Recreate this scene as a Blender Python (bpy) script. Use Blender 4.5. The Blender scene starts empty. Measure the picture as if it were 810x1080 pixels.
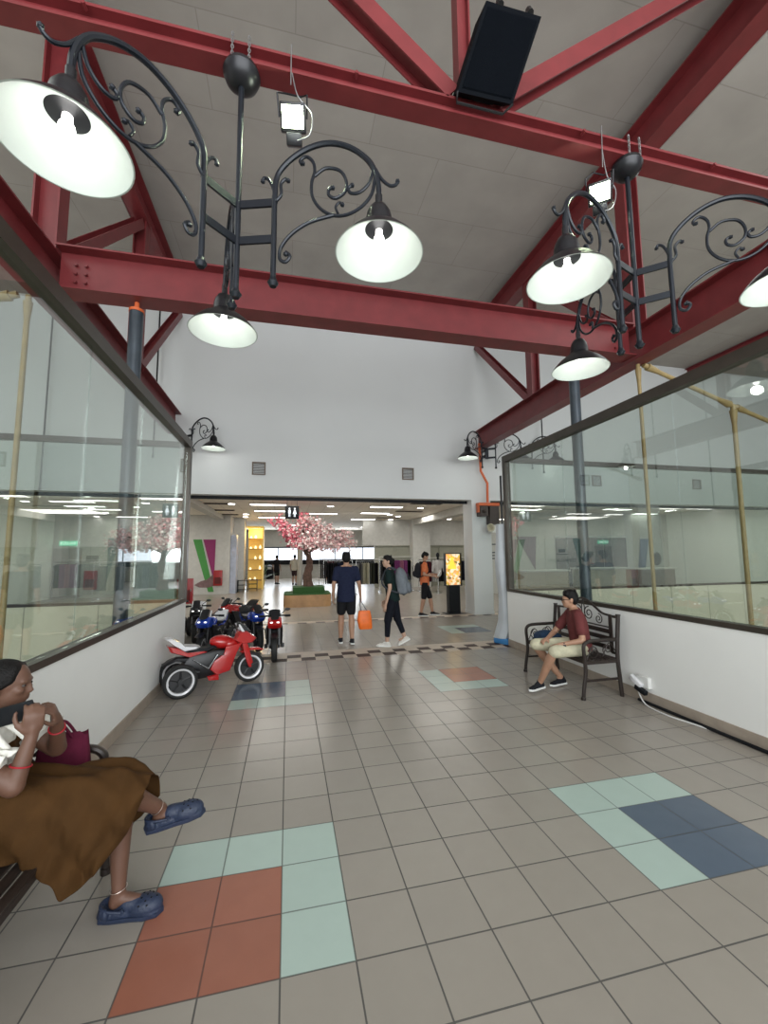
import bpy, bmesh, math, random
from mathutils import Vector, Matrix, Quaternion
random.seed(7)
S = bpy.context.scene
COL = S.collection
PI = math.pi
V = Vector

# ------------------------------------------------------------------ camera, sky, lights, exposure
YAW, PITCH, ROLL, FPX, CAMH = 0.227933, 0.100124, -0.0085905, 436.016, 1.643274
cd = bpy.data.cameras.new('camera')
cam = bpy.data.objects.new('camera', cd); COL.objects.link(cam)
cy_, sy_, cp_, sp_, cr_, sr_ = math.cos(YAW), math.sin(YAW), math.cos(PITCH), math.sin(PITCH), math.cos(ROLL), math.sin(ROLL)
f_ = V((sy_ * cp_, cy_ * cp_, sp_)); r0_ = V((cy_, -sy_, 0)); u0_ = r0_.cross(f_)
r_ = cr_ * r0_ + sr_ * u0_; up_ = -sr_ * r0_ + cr_ * u0_
M_ = Matrix((r_, up_, -f_)).transposed().to_4x4(); M_.translation = V((0, 0, CAMH))
cam.matrix_world = M_
cd.sensor_fit = 'VERTICAL'; cd.sensor_height = 24.0; cd.lens = FPX / 1080 * 24.0
cd.clip_start = 0.05; cd.clip_end = 200
S.camera = cam

w = bpy.data.worlds.new('world'); S.world = w; w.use_nodes = True
bg = w.node_tree.nodes['Background']; bg.inputs[0].default_value = (0.86, 0.93, 1.0, 1); bg.inputs[1].default_value = 0.45

def area_light(name, loc, rot, sx, sy, power, color=(1, 1, 1), spread=PI):
    l = bpy.data.lights.new(name, 'AREA'); l.shape = 'RECTANGLE'; l.size = sx; l.size_y = sy
    l.energy = power; l.color = color; l.spread = spread
    o = bpy.data.objects.new(name, l); o.location = loc; o.rotation_euler = rot; COL.objects.link(o)
    return o
# added lamp at the hall's assumed open rear end, tilted up to brighten the ceiling
area_light('rear_daylight_fill', (1.2, -5.5, 3.8), (math.radians(108), 0, 0), 12, 6.5, 1000, (0.95, 0.98, 1.0))
# unseen area lamps facing down, below the roofs of the glazed courts
area_light('court_area_lamp_left', (-6.0, 2.6, 7.3), (0, 0, 0), 5, 7, 120, (0.93, 1.0, 0.97))
area_light('court_area_lamp_right', (9.0, 2.6, 7.3), (0, 0, 0), 6, 7, 140, (0.93, 1.0, 0.97))
# strip lighting of the store ceiling
for ax in (-6, 0, 5, 10, 14.5):
    for ay in (12.5, 17.5):
        area_light('store_strip_light', (ax, ay, 3.28), (0, 0, 0), 2.2, 1.6, 34, (1.0, 0.97, 0.9))
area_light('store_window_daylight', (1.0, 29.5, 1.9), (-PI / 2, 0, 0), 9, 1.4, 160, (0.9, 0.96, 1.0))

S.view_settings.view_transform = 'Standard'; S.view_settings.look = 'None'
S.view_settings.exposure = 0.62; S.view_settings.gamma = 1.0
S.view_settings.use_curve_mapping = False

# ------------------------------------------------------------------ materials
MATS = {}
def nmat(name):
    m = bpy.data.materials.new(name); m.use_nodes = True
    nt = m.node_tree; b = nt.nodes['Principled BSDF']
    return m, nt, b
def mat(name, col, rough=0.5, metal=0.0, var=0.06, scale=8.0, bump=0.0, emit=None, es=0.0, spec=0.5, bscale=None, coat=0.0):
    if name in MATS: return MATS[name]
    m, nt, b = nmat(name)
    tc = nt.nodes.new('ShaderNodeTexCoord'); nz = nt.nodes.new('ShaderNodeTexNoise')
    nz.inputs['Scale'].default_value = scale; nz.inputs['Detail'].default_value = 4
    nt.links.new(tc.outputs['Object'], nz.inputs['Vector'])
    rp = nt.nodes.new('ShaderNodeValToRGB'); rp.color_ramp.elements[0].position = 0.3; rp.color_ramp.elements[1].position = 0.7
    rp.color_ramp.elements[0].color = tuple(max(0, c * (1 - var)) for c in col[:3]) + (1,)
    rp.color_ramp.elements[1].color = tuple(min(1, c * (1 + var)) for c in col[:3]) + (1,)
    nt.links.new(nz.outputs['Fac'], rp.inputs['Fac']); nt.links.new(rp.outputs['Color'], b.inputs['Base Color'])
    b.inputs['Roughness'].default_value = rough; b.inputs['Metallic'].default_value = metal
    b.inputs['Specular IOR Level'].default_value = spec
    if coat: b.inputs['Coat Weight'].default_value = coat
    if bump:
        n2 = nt.nodes.new('ShaderNodeTexNoise'); n2.inputs['Scale'].default_value = bscale or scale * 4
        nt.links.new(tc.outputs['Object'], n2.inputs['Vector'])
        bp = nt.nodes.new('ShaderNodeBump'); bp.inputs['Strength'].default_value = bump; bp.inputs['Distance'].default_value = 0.01
        nt.links.new(n2.outputs['Fac'], bp.inputs['Height']); nt.links.new(bp.outputs['Normal'], b.inputs['Normal'])
    if emit:
        b.inputs['Emission Color'].default_value = tuple(emit) + (1,); b.inputs['Emission Strength'].default_value = es
    MATS[name] = m
    return m
def glass_mat(name, tint, refl=1.0):
    m, nt, b = nmat(name); nt.nodes.remove(b)
    out = nt.nodes['Material Output']
    tr = nt.nodes.new('ShaderNodeBsdfTransparent'); tr.inputs[0].default_value = tuple(tint) + (1,)
    gl = nt.nodes.new('ShaderNodeBsdfGlossy'); gl.inputs['Roughness'].default_value = 0.0; gl.inputs[0].default_value = (refl, refl, refl, 1)
    fr = nt.nodes.new('ShaderNodeFresnel')
    ge = nt.nodes.new('ShaderNodeNewGeometry'); ior = nt.nodes.new('ShaderNodeMapRange')   # the pane is thin: same index from both sides
    ior.inputs[3].default_value = 1.75; ior.inputs[4].default_value = 1 / 1.75
    nt.links.new(ge.outputs['Backfacing'], ior.inputs[0]); nt.links.new(ior.outputs[0], fr.inputs['IOR'])
    mx = nt.nodes.new('ShaderNodeMixShader')
    nt.links.new(fr.outputs[0], mx.inputs[0]); nt.links.new(tr.outputs[0], mx.inputs[1]); nt.links.new(gl.outputs[0], mx.inputs[2])
    nt.links.new(mx.outputs[0], out.inputs['Surface'])
    MATS[name] = m
    return m
def tile_mat(name, col, size, ox, oy, grout, rough=0.24, var=0.05, gw=0.012):
    """floor tiles: grout lines from the object coordinates, mottled clay"""
    m, nt, b = nmat(name); N = nt.nodes; L = nt.links
    tc = N.new('ShaderNodeTexCoord'); sx = N.new('ShaderNodeSeparateXYZ'); L.new(tc.outputs['Object'], sx.inputs[0])
    masks = []
    fl = []
    for k, o in ((0, ox), (1, oy)):
        a = N.new('ShaderNodeMath'); a.operation = 'SUBTRACT'; a.inputs[1].default_value = o; L.new(sx.outputs[k], a.inputs[0])
        d = N.new('ShaderNodeMath'); d.operation = 'DIVIDE'; d.inputs[1].default_value = size; L.new(a.outputs[0], d.inputs[0])
        f = N.new('ShaderNodeMath'); f.operation = 'FRACT'; L.new(d.outputs[0], f.inputs[0])
        g = N.new('ShaderNodeMath'); g.operation = 'FLOOR'; L.new(d.outputs[0], g.inputs[0]); fl.append(g)
        c = N.new('ShaderNodeMath'); c.operation = 'SUBTRACT'; c.inputs[1].default_value = 0.5; L.new(f.outputs[0], c.inputs[0])
        e = N.new('ShaderNodeMath'); e.operation = 'ABSOLUTE'; L.new(c.outputs[0], e.inputs[0])
        h = N.new('ShaderNodeMath'); h.operation = 'GREATER_THAN'; h.inputs[1].default_value = 0.5 - gw; L.new(e.outputs[0], h.inputs[0])
        masks.append(h)
    mxm = N.new('ShaderNodeMath'); mxm.operation = 'MAXIMUM'; L.new(masks[0].outputs[0], mxm.inputs[0]); L.new(masks[1].outputs[0], mxm.inputs[1])
    cv = N.new('ShaderNodeCombineXYZ'); L.new(fl[0].outputs[0], cv.inputs[0]); L.new(fl[1].outputs[0], cv.inputs[1])
    wn = N.new('ShaderNodeTexWhiteNoise'); wn.noise_dimensions = '3D'; L.new(cv.outputs[0], wn.inputs['Vector'])
    nz = N.new('ShaderNodeTexNoise'); nz.inputs['Scale'].default_value = 9; nz.inputs['Detail'].default_value = 6; L.new(tc.outputs['Object'], nz.inputs['Vector'])
    ad = N.new('ShaderNodeMath'); ad.operation = 'ADD'; L.new(wn.outputs['Value'], ad.inputs[0]); L.new(nz.outputs['Fac'], ad.inputs[1])
    hf = N.new('ShaderNodeMath'); hf.operation = 'MULTIPLY'; hf.inputs[1].default_value = 0.5; L.new(ad.outputs[0], hf.inputs[0])
    rp = N.new('ShaderNodeValToRGB'); L.new(hf.outputs[0], rp.inputs[0])
    rp.color_ramp.elements[0].position = 0.15; rp.color_ramp.elements[1].position = 0.85
    rp.color_ramp.elements[0].color = tuple(c * (1 - var) for c in col) + (1,)
    rp.color_ramp.elements[1].color = tuple(c * (1 + var) for c in col) + (1,)
    mx = N.new('ShaderNodeMix'); mx.data_type = 'RGBA'
    L.new(mxm.outputs[0], mx.inputs[0]); L.new(rp.outputs[0], mx.inputs[6]); mx.inputs[7].default_value = tuple(grout) + (1,)
    L.new(mx.outputs[2], b.inputs['Base Color'])
    rr = N.new('ShaderNodeMapRange'); rr.inputs[3].default_value = rough; rr.inputs[4].default_value = 0.8; L.new(mxm.outputs[0], rr.inputs[0])
    L.new(rr.outputs[0], b.inputs['Roughness'])
    bp = N.new('ShaderNodeBump'); bp.invert = True; bp.inputs['Strength'].default_value = 0.4; bp.inputs['Distance'].default_value = 0.003
    L.new(mxm.outputs[0], bp.inputs['Height']); L.new(bp.outputs[0], b.inputs['Normal'])
    MATS[name] = m
    return m

GX, GY, TS = -0.0066, 1.832, 0.30
GROUT = (0.085, 0.08, 0.072)
M_tile = tile_mat('floor_tile', (0.315, 0.284, 0.245), TS, GX, GY, GROUT)
M_tblue = tile_mat('blue_tile', (0.095, 0.125, 0.17), TS, GX, GY, (0.06, 0.07, 0.08), var=0.08)
M_tcyan = tile_mat('cyan_tile', (0.41, 0.51, 0.46), TS, GX, GY, (0.16, 0.19, 0.17))
M_torange = tile_mat('orange_tile', (0.32, 0.125, 0.082), TS, GX, GY, (0.13, 0.06, 0.045), var=0.1)
M_bandcream = mat('band_cream', (0.50, 0.42, 0.34), 0.5, var=0.08)
M_banddark = mat('band_dark', (0.045, 0.026, 0.022), 0.6, var=0.15, spec=0.25)
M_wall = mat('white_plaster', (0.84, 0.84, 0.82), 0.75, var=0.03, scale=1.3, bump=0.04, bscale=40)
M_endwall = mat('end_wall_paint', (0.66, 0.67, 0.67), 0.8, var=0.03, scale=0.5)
M_skirt = mat('skirting_tile', (0.36, 0.30, 0.245), 0.4, var=0.1)
M_creamtile = tile_mat('cream_court_tile', (0.55, 0.53, 0.42), 0.9, 0.1, 0.2, (0.3, 0.29, 0.23), rough=0.5, gw=0.008)
M_red = mat('red_steel', (0.165, 0.023, 0.026), 0.42, var=0.12, scale=5)
M_frame = mat('bronze_frame', (0.06, 0.05, 0.04), 0.4, metal=0.4, var=0.1)
M_glass = glass_mat('window_glass', (0.83, 0.87, 0.845), 1.25)
M_iron = mat('blue_black_iron', (0.009, 0.012, 0.018), 0.36, metal=0.3, var=0.15)
M_enamel = mat('white_enamel', (0.46, 0.51, 0.48), 0.35, var=0.02)
M_dark = mat('dark_enamel', (0.014, 0.014, 0.017), 0.35, metal=0.3)
M_bulb = mat('bulb_glow', (1, 1, 1), 0.3, emit=(1, 0.98, 0.94), es=4)
M_black = mat('black_plastic', (0.008, 0.009, 0.011), 0.5, var=0.2, spec=0.2)
M_blackm = mat('black_metal', (0.02, 0.02, 0.022), 0.35, metal=0.6)
M_pipe = mat('blue_grey_column', (0.045, 0.058, 0.072), 0.35, metal=0.2, var=0.15)
M_orange = mat('orange_paint', (0.60, 0.12, 0.035), 0.45)
M_yellow = mat('yellow_strut_paint', (0.30, 0.215, 0.09), 0.5, var=0.15)
M_chain = mat('galvanised_chain', (0.3, 0.3, 0.3), 0.4, metal=0.8)
M_flood = mat('floodlight_led', (0.9, 1, 0.8), 0.4, emit=(0.80, 1.0, 0.62), es=9)
M_grass = mat('artificial_grass', (0.025, 0.085, 0.018), 0.9, var=0.5, scale=60, bump=0.6)
M_wood = mat('planter_wood', (0.42, 0.24, 0.11), 0.5, var=0.2, scale=4)
M_bark = mat('bark', (0.10, 0.055, 0.04), 0.85, var=0.35, scale=14, bump=0.6)
M_store_ceiling = tile_mat('ceiling_tile', (0.80, 0.75, 0.66), 0.6, 0.1, 0.1, (0.6, 0.55, 0.47), rough=0.8, gw=0.015)
M_storewall = mat('store_wall', (0.54, 0.53, 0.50), 0.7)

def ceiling_mat():
    m, nt, b = nmat('roof_lining'); N = nt.nodes; L = nt.links
    tc = N.new('ShaderNodeTexCoord'); br = N.new('ShaderNodeTexBrick'); L.new(tc.outputs['Object'], br.inputs['Vector'])
    br.inputs['Scale'].default_value = 1.0; br.inputs['Brick Width'].default_value = 2.4; br.inputs['Row Height'].default_value = 1.2
    br.inputs['Mortar Size'].default_value = 0.008; br.inputs['Mortar Smooth'].default_value = 0.3
    br.inputs['Color1'].default_value = (0.365, 0.333, 0.303, 1); br.inputs['Color2'].default_value = (0.38, 0.348, 0.318, 1); br.inputs['Mortar'].default_value = (0.295, 0.268, 0.242, 1)
    nz = N.new('ShaderNodeTexNoise'); nz.inputs['Scale'].default_value = 1.6; nz.inputs['Detail'].default_value = 5; L.new(tc.outputs['Object'], nz.inputs['Vector'])
    mp = N.new('ShaderNodeMapRange'); mp.inputs[1].default_value = 0.3; mp.inputs[2].default_value = 0.7; mp.inputs[3].default_value = 0.92; mp.inputs[4].default_value = 1.05; L.new(nz.outputs['Fac'], mp.inputs[0])
    mu = N.new('ShaderNodeMix'); mu.data_type = 'RGBA'; mu.blend_type = 'MULTIPLY'; mu.inputs[0].default_value = 1
    L.new(br.outputs['Color'], mu.inputs[6]); L.new(mp.outputs[0], mu.inputs[7]); L.new(mu.outputs[2], b.inputs['Base Color'])
    b.inputs['Roughness'].default_value = 0.85
    return m
M_ceiling = ceiling_mat()

# ------------------------------------------------------------------ mesh helpers
def chain_loc(p):
    t = V((0, 0, 0))
    while p is not None: t += p.location; p = p.parent
    return t
class MB:
    def __init__(s): s.bm = bmesh.new(); s.mats = []; s.cur = 0
    def use(s, m):
        if m not in s.mats: s.mats.append(m)
        s.cur = s.mats.index(m); return s
    def _tag(s, fs):
        for f in fs: f.material_index = s.cur
    def box(s, c, sz, rot=None, bev=0):
        M = Matrix.Translation(V(c)) @ (rot.to_4x4() if rot is not None else Matrix()) @ Matrix.Diagonal(V((sz[0], sz[1], sz[2], 1)))
        r = bmesh.ops.create_cube(s.bm, size=1, matrix=M)
        vs = r['verts']; fs = {f for v in vs for f in v.link_faces}
        if bev > 0:
            es = {e for v in vs for e in v.link_edges}
            rr = bmesh.ops.bevel(s.bm, geom=list(es), offset=bev, segments=2, affect='EDGES', profile=0.5)
            fs = {f for f in rr['faces']} | {f for f in fs if f.is_valid}
        s._tag([f for f in fs if f.is_valid]); return s
    def bbox(s, a, b, bev=0):
        a, b = V(a), V(b)
        return s.box((a + b) / 2, (abs(b.x - a.x), abs(b.y - a.y), abs(b.z - a.z)), None, bev)
    def cyl(s, p0, p1, r0, r1=None, seg=16):
        p0, p1 = V(p0), V(p1); r1 = r0 if r1 is None else r1; d = p1 - p0
        M = Matrix.Translation((p0 + p1) / 2) @ d.to_track_quat('Z', 'Y').to_matrix().to_4x4()
        r = bmesh.ops.create_cone(s.bm, cap_ends=True, segments=seg, radius1=max(r0, 1e-4), radius2=max(r1, 1e-4), depth=d.length, matrix=M)
        s._tag({f for v in r['verts'] for f in v.link_faces}); return s
    def ell(s, c, r, rot=None, sub=2):
        if isinstance(r, (int, float)): r = (r, r, r)
        M = Matrix.Translation(V(c)) @ (rot.to_4x4() if rot is not None else Matrix()) @ Matrix.Diagonal(V((r[0], r[1], r[2], 1)))
        q = bmesh.ops.create_icosphere(s.bm, subdivisions=sub, radius=1, matrix=M)
        s._tag({f for v in q['verts'] for f in v.link_faces}); return s
    def cap(s, p0, p1, r0, r1=None, seg=12):
        r1 = r0 if r1 is None else r1
        s.ell(p0, r0); s.ell(p1, r1)
        if (V(p1) - V(p0)).length > 1e-4: s.cyl(p0, p1, r0, r1, seg)
        return s
    def tube(s, pts, r, seg=8, closed=False):
        pts = [V(p) for p in pts]; n = len(pts); rings = []
        rs = r if isinstance(r, (list, tuple)) else [r] * n
        prev = None
        for i, p in enumerate(pts):
            if closed: t = pts[(i + 1) % n] - pts[i - 1]
            else: t = pts[min(i + 1, n - 1)] - pts[max(i - 1, 0)]
            if t.length < 1e-9: t = V((0, 0, 1))
            t.normalize()
            if prev is None: nrm = t.orthogonal().normalized()
            else:
                nrm = prev - t * prev.dot(t)
                if nrm.length < 1e-6: nrm = t.orthogonal()
                nrm.normalize()
            prev = nrm; b = t.cross(nrm)
            rings.append([s.bm.verts.new(p + (nrm * math.cos(2 * PI * k / seg) + b * math.sin(2 * PI * k / seg)) * rs[i]) for k in range(seg)])
        fs = []
        m = n if closed else n - 1
        for i in range(m):
            a, b2 = rings[i], rings[(i + 1) % n]
            for k in range(seg): fs.append(s.bm.faces.new((a[k], a[(k + 1) % seg], b2[(k + 1) % seg], b2[k])))
        if not closed: fs.append(s.bm.faces.new(rings[0][::-1])); fs.append(s.bm.faces.new(rings[-1]))
        s._tag(fs); return s
    def lathe(s, prof, c=(0, 0, 0), seg=32, rot=None, close=False):
        c = V(c); rings = []
        for (r, z) in prof:
            ring = []
            for k in range(seg):
                v = V((r * math.cos(2 * PI * k / seg), r * math.sin(2 * PI * k / seg), z))
                if rot is not None: v = rot @ v
                ring.append(s.bm.verts.new(c + v))
            rings.append(ring)
        fs = []; n = len(rings)
        for i in range(n if close else n - 1):
            a, b = rings[i], rings[(i + 1) % n]
            for k in range(seg): fs.append(s.bm.faces.new((a[k], a[(k + 1) % seg], b[(k + 1) % seg], b[k])))
        if not close:
            fs.append(s.bm.faces.new(rings[0][::-1])); fs.append(s.bm.faces.new(rings[-1]))
        s._tag(fs); return s
    def prism(s, pts, d):
        """polygon (3D points) extruded by vector d"""
        d = V(d); a = [s.bm.verts.new(V(p)) for p in pts]; b = [s.bm.verts.new(V(p) + d) for p in pts]
        fs = [s.bm.faces.new(a[::-1]), s.bm.faces.new(b)]
        n = len(a)
        for i in range(n): fs.append(s.bm.faces.new((a[i], a[(i + 1) % n], b[(i + 1) % n], b[i])))
        s._tag(fs); return s
    def loft(s, rings, cap=True, closed=True):
        R = [[s.bm.verts.new(V(p)) for p in r] for r in rings]; fs = []; n = len(R[0])
        for i in range(len(R) - 1):
            for k in range(n if closed else n - 1):
                fs.append(s.bm.faces.new((R[i][k], R[i][(k + 1) % n], R[i + 1][(k + 1) % n], R[i + 1][k])))
        if cap and closed: fs.append(s.bm.faces.new(R[0][::-1])); fs.append(s.bm.faces.new(R[-1]))
        s._tag(fs); return s
    def ibeam(s, p0, p1, h, wd, tf=0.02, tw=0.014, up=(0, 0, 1)):
        p0, p1 = V(p0), V(p1); d = p1 - p0; L = d.length; x = d.normalized(); u = V(up)
        y = u.cross(x).normalized(); z = x.cross(y)
        R = Matrix((x, y, z)).transposed(); c = (p0 + p1) / 2
        s.box(c + z * (h / 2 - tf / 2), (L, wd, tf), R); s.box(c - z * (h / 2 - tf / 2), (L, wd, tf), R); s.box(c, (L, tw, h - 2 * tf), R)
        return s
    def build(s, name, m=None, parent=None, smooth=True, mods=None, fixn=True):
        off = chain_loc(parent)
        if fixn: bmesh.ops.recalc_face_normals(s.bm, faces=s.bm.faces[:])
        if off.length: bmesh.ops.translate(s.bm, verts=s.bm.verts[:], vec=-off)
        me = bpy.data.meshes.new(name)
        if smooth:
            for f in s.bm.faces: f.smooth = True
            for e in s.bm.edges:
                if len(e.link_faces) == 2 and e.calc_face_angle(0) > 0.6: e.smooth = False
        s.bm.to_mesh(me); s.bm.free()
        for mm in (s.mats or [m]): me.materials.append(mm)
        o = bpy.data.objects.new(name, me); COL.objects.link(o)
        if parent is not None: o.parent = parent
        return o
def remesh(o, vox=0.01, sm=4):
    for e in o.data.edges: e.use_edge_sharp = False
    r = o.modifiers.new('remesh', 'REMESH'); r.mode = 'VOXEL'; r.voxel_size = vox; r.use_smooth_shade = True
    q = o.modifiers.new('smooth', 'SMOOTH'); q.factor = 0.5; q.iterations = sm
    return o
def empty(name, loc, label, cat, group=None, rz=0):
    o = bpy.data.objects.new(name, None); COL.objects.link(o); o.location = loc; o.rotation_euler = (0, 0, rz)
    o.empty_display_size = 0.1
    return tag(o, label, cat, group)
def tag(o, label, cat, group=None, kind=None):
    o['label'] = label; o['category'] = cat
    if group: o['group'] = group
    if kind: o['kind'] = kind
    return o
def struct(mb, name, m=None, smooth=False, label=None):
    o = mb.build(name, m, None, smooth); o['kind'] = 'structure'
    if label: o['label'] = label
    return o
def copy_tree(o, parent=None):
    c = o.copy(); COL.objects.link(c)
    if parent is not None: c.parent = parent
    for ch in list(o.children): copy_tree(ch, c)
    return c
def place(o, loc, rz=0, label=None, cat=None, group=None):
    o.location = loc; o.rotation_euler = (0, 0, rz)
    if label: o['label'] = label
    if cat: o['category'] = cat
    if group: o['group'] = group
    return o
def smooth_path(pts, n=4):
    pts = [V(p) for p in pts]; out = []
    for i in range(len(pts) - 1):
        p0 = pts[max(i - 1, 0)]; p1 = pts[i]; p2 = pts[i + 1]; p3 = pts[min(i + 2, len(pts) - 1)]
        for k in range(n):
            t = k / n
            out.append(0.5 * ((2 * p1) + (p2 - p0) * t + (2 * p0 - 5 * p1 + 4 * p2 - p3) * t * t + (3 * p1 - p0 - 3 * p2 + p3) * t ** 3))
    out.append(pts[-1]); return out
def text_mesh(txt, size, m, parent, name, loc, rx, rz, depth=0.004, align='CENTER'):
    cu = bpy.data.curves.new(name, 'FONT'); cu.body = txt; cu.size = size; cu.extrude = depth; cu.align_x = align; cu.align_y = 'CENTER'
    t = bpy.data.objects.new('tmp', cu); COL.objects.link(t)
    dg = bpy.context.evaluated_depsgraph_get(); me = bpy.data.meshes.new_from_object(t.evaluated_get(dg))
    bpy.data.objects.remove(t)
    R = Matrix.Rotation(rz, 4, 'Z') @ Matrix.Rotation(rx, 4, 'X')
    me.transform(Matrix.Translation(V(loc) - chain_loc(parent)) @ R)
    me.materials.clear(); me.materials.append(m)
    o = bpy.data.objects.new(name, me); COL.objects.link(o); o.parent = parent
    return o

# ------------------------------------------------------------------ floor
XL, XR, YE = -1.49, 3.85, 6.85        # glazed partition walls
YW = 10.4                             # end wall
SILL, GTOP = 0.95, 3.30
BX0, BX1 = -2.65, 5.14                # longitudinal beams
def floor_build():
    bm = bmesh.new(); mats = [M_tile, M_tblue, M_tcyan, M_torange, M_bandcream, M_banddark]
    pat = {}
    for (bi, bj, ac, flip) in ((-2, 0, 3, 0), (-2, 10, 1, 1), (6, 0, 1, 2), (6, 10, 3, 3)):
        for i in range(3):
            for j in range(3): pat[(bi + i, bj + j)] = 2
        if flip == 0: a = [(0, 0), (1, 0), (0, 1), (1, 1)]
        if flip == 1: a = [(0, 1), (1, 1), (0, 2), (1, 2)]
        if flip == 2: a = [(1, 0), (2, 0), (1, 1), (2, 1)]
        if flip == 3: a = [(1, 1), (2, 1), (1, 2), (2, 2)]
        for (i, j) in a: pat[(bi + i, bj + j)] = ac
    for i in range(3):
        for j in range(3): pat[(11 + i, 21 + j)] = 2
    for (i, j) in ((1, 0), (2, 0), (1, 1), (2, 1)): pat[(11 + i, 21 + j)] = 1
    def quad(x0, y0, x1, y1, mi):
        f = bm.faces.new([bm.verts.new((x, y, 0)) for x, y in ((x0, y0), (x1, y0), (x1, y1), (x0, y1))]); f.material_index = mi
    j0 = int((6.73 - GY) / TS)
    for i in range(-8, 20):
        for j in range(-25, 16):
            y0 = GY + j * TS; y1 = y0 + TS
            if j == 15: pass
            quad(GX + i * TS, y0, GX + (i + 1) * TS, min(y1, 6.72) if j == 16 else y1, pat.get((i, j), 0))
    yb = GY + 16 * TS                                  # 6.632
    quad(-2.41, yb, 5.99, 6.73, 0)
    # threshold band: two staggered rows of small squares and a cream border
    def band(y, rows, rh, x0, x1, cream):
        for r in range(rows):
            k = 0; x = x0
            while x < x1:
                quad(max(x, x0), y + r * rh, min(x + 0.22, x1), y + (r + 1) * rh, 5 if (k + r) % 2 == 0 else 4); x += 0.22; k += 1
        quad(x0, y + rows * rh, x1, y + rows * rh + cream, 4)
        return y + rows * rh + cream
    y2 = band(6.73, 2, 0.20, -2.41, 5.99, 0.18)
    for i in range(-8, 20):
        for j in range(18, 29):
            y0 = max(GY + j * TS, y2); y1 = min(GY + (j + 1) * TS, 10.25)
            if y1 > y0: quad(GX + i * TS, y0, GX + (i + 1) * TS, y1, pat.get((i, j), 0))
    quad(-9, 6.95, -2.4066, 10.25, 0); quad(5.9934, 6.95, 17, 10.25, 0)
    y3 = band(10.25, 1, 0.14, -9, 17, 0.16)
    quad(-9, y3, 17, 31, 0)
    me = bpy.data.meshes.new('floor'); bm.normal_update(); bm.to_mesh(me); bm.free()
    for m in mats: me.materials.append(m)
    o = bpy.data.objects.new('floor', me); COL.objects.link(o); o['kind'] = 'structure'
floor_build()
m = MB(); m.bbox((-9, -4, -0.06), (XL - 0.16, YE, -0.01)); struct(m, 'floor_court_left', M_creamtile)
m = MB(); m.bbox((XR + 0.16, -4, -0.06), (17, YE, -0.01)); struct(m, 'floor_court_right', M_creamtile)

# ------------------------------------------------------------------ low walls with glazing
def low_wall(name, x, side):
    m = MB(); m.bbox((x, -4, 0.002), (x + side * 0.15, YE, SILL)); struct(m, name, M_wall)
    b = MB(); b.bbox((x - side * 0.012, -4, 0.001), (x - side * 0.0005, YE, 0.115)); struct(b, 'baseboard_' + name.split('_')[1], M_skirt)
low_wall('wall_left', XL, -1); low_wall('wall_right', XR, 1)
def glazing(name, x, side, joints):
    fr = MB()
    xa, xb = x - side * 0.01, x + side * 0.09
    fr.bbox((xa, -4, SILL + 0.001), (xb, YE, SILL + 0.05)); fr.bbox((xa, -4, GTOP), (xb, YE, GTOP + 0.11))
    fr.bbox((xa, YE - 0.10, SILL + 0.05), (xb, YE, GTOP))
    o = struct(fr, name, M_frame)
    g = MB()
    ys = [-4] + joints + [YE - 0.1]
    for a, b in zip(ys[:-1], ys[1:]): g.bbox((x + side * 0.036, a + 0.003, SILL + 0.05), (x + side * 0.046, b - 0.003, GTOP))
    p = g.build('pane', M_glass, o, False); return o
glazing('window_1', XL, -1, [-1.2, 1.2, 3.55, 4.75]); glazing('window_2', XR, 1, [-1.2, 1.6, 3.4, 5.2])
def cross_wall(name, wn, x0, x1, sgn):
    m = MB(); m.bbox((x0, YE - 0.14, 0.002), (x1, YE, SILL)); struct(m, name, M_creamtile)
    fr = MB(); fr.bbox((x0, YE - 0.10, SILL + 0.001), (x1, YE, SILL + 0.04)); fr.bbox((x0, YE - 0.10, GTOP), (x1, YE, GTOP + 0.08))
    o = struct(fr, wn, M_frame)
    g = MB(); n = 4; dx = (x1 - x0) / n
    for k in range(n): g.bbox((x0 + k * dx + 0.003, YE - 0.055, SILL + 0.04), (x0 + (k + 1) * dx - 0.003, YE - 0.045, GTOP))
    g.build('pane', M_glass, o, False)
cross_wall('wall_court_left', 'window_3', -8.9, XL - 0.16, -1); cross_wall('wall_court_right', 'window_4', XR + 0.16, 16.9, 1)
m = MB(); m.bbox((-9.15, -4, 0), (-9.0, 31, 7.55)); struct(m, 'wall_far_left', M_wall)
m = MB(); m.bbox((17.0, -4, 0), (17.15, 31, 7.55)); struct(m, 'wall_far_right', M_wall)

# ------------------------------------------------------------------ end wall with wide opening, store shell
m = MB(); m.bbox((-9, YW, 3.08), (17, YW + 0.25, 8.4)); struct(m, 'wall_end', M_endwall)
m = MB(); m.bbox((-9, YW + 0.26, 3.0), (17, YW + 0.30, 3.08)); struct(m, 'trim_1', M_black)
def pier(n, x0, x1, y0, y1):
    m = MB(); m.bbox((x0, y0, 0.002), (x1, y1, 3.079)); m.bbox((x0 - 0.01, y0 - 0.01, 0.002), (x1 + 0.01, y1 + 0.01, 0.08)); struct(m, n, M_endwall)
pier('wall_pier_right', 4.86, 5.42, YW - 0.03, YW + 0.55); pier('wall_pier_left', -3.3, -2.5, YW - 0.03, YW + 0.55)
m = MB(); m.bbox((-9, YW + 0.31, 3.34), (17, 31, 3.40)); struct(m, 'ceiling_store', M_store_ceiling)
m = MB(); m.bbox((BX0 - 0.2, -4, 8.3), (BX1 + 0.2, YW, 8.36)); struct(m, 'ceiling', M_ceiling)
m = MB(); m.bbox((-9, -4, 7.56), (BX0 - 0.14, YW, 7.62)); struct(m, 'ceiling_left', M_ceiling)
m = MB(); m.bbox((BX1 + 0.14, -4, 7.56), (17, YW, 7.62)); struct(m, 'ceiling_right', M_ceiling)
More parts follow.
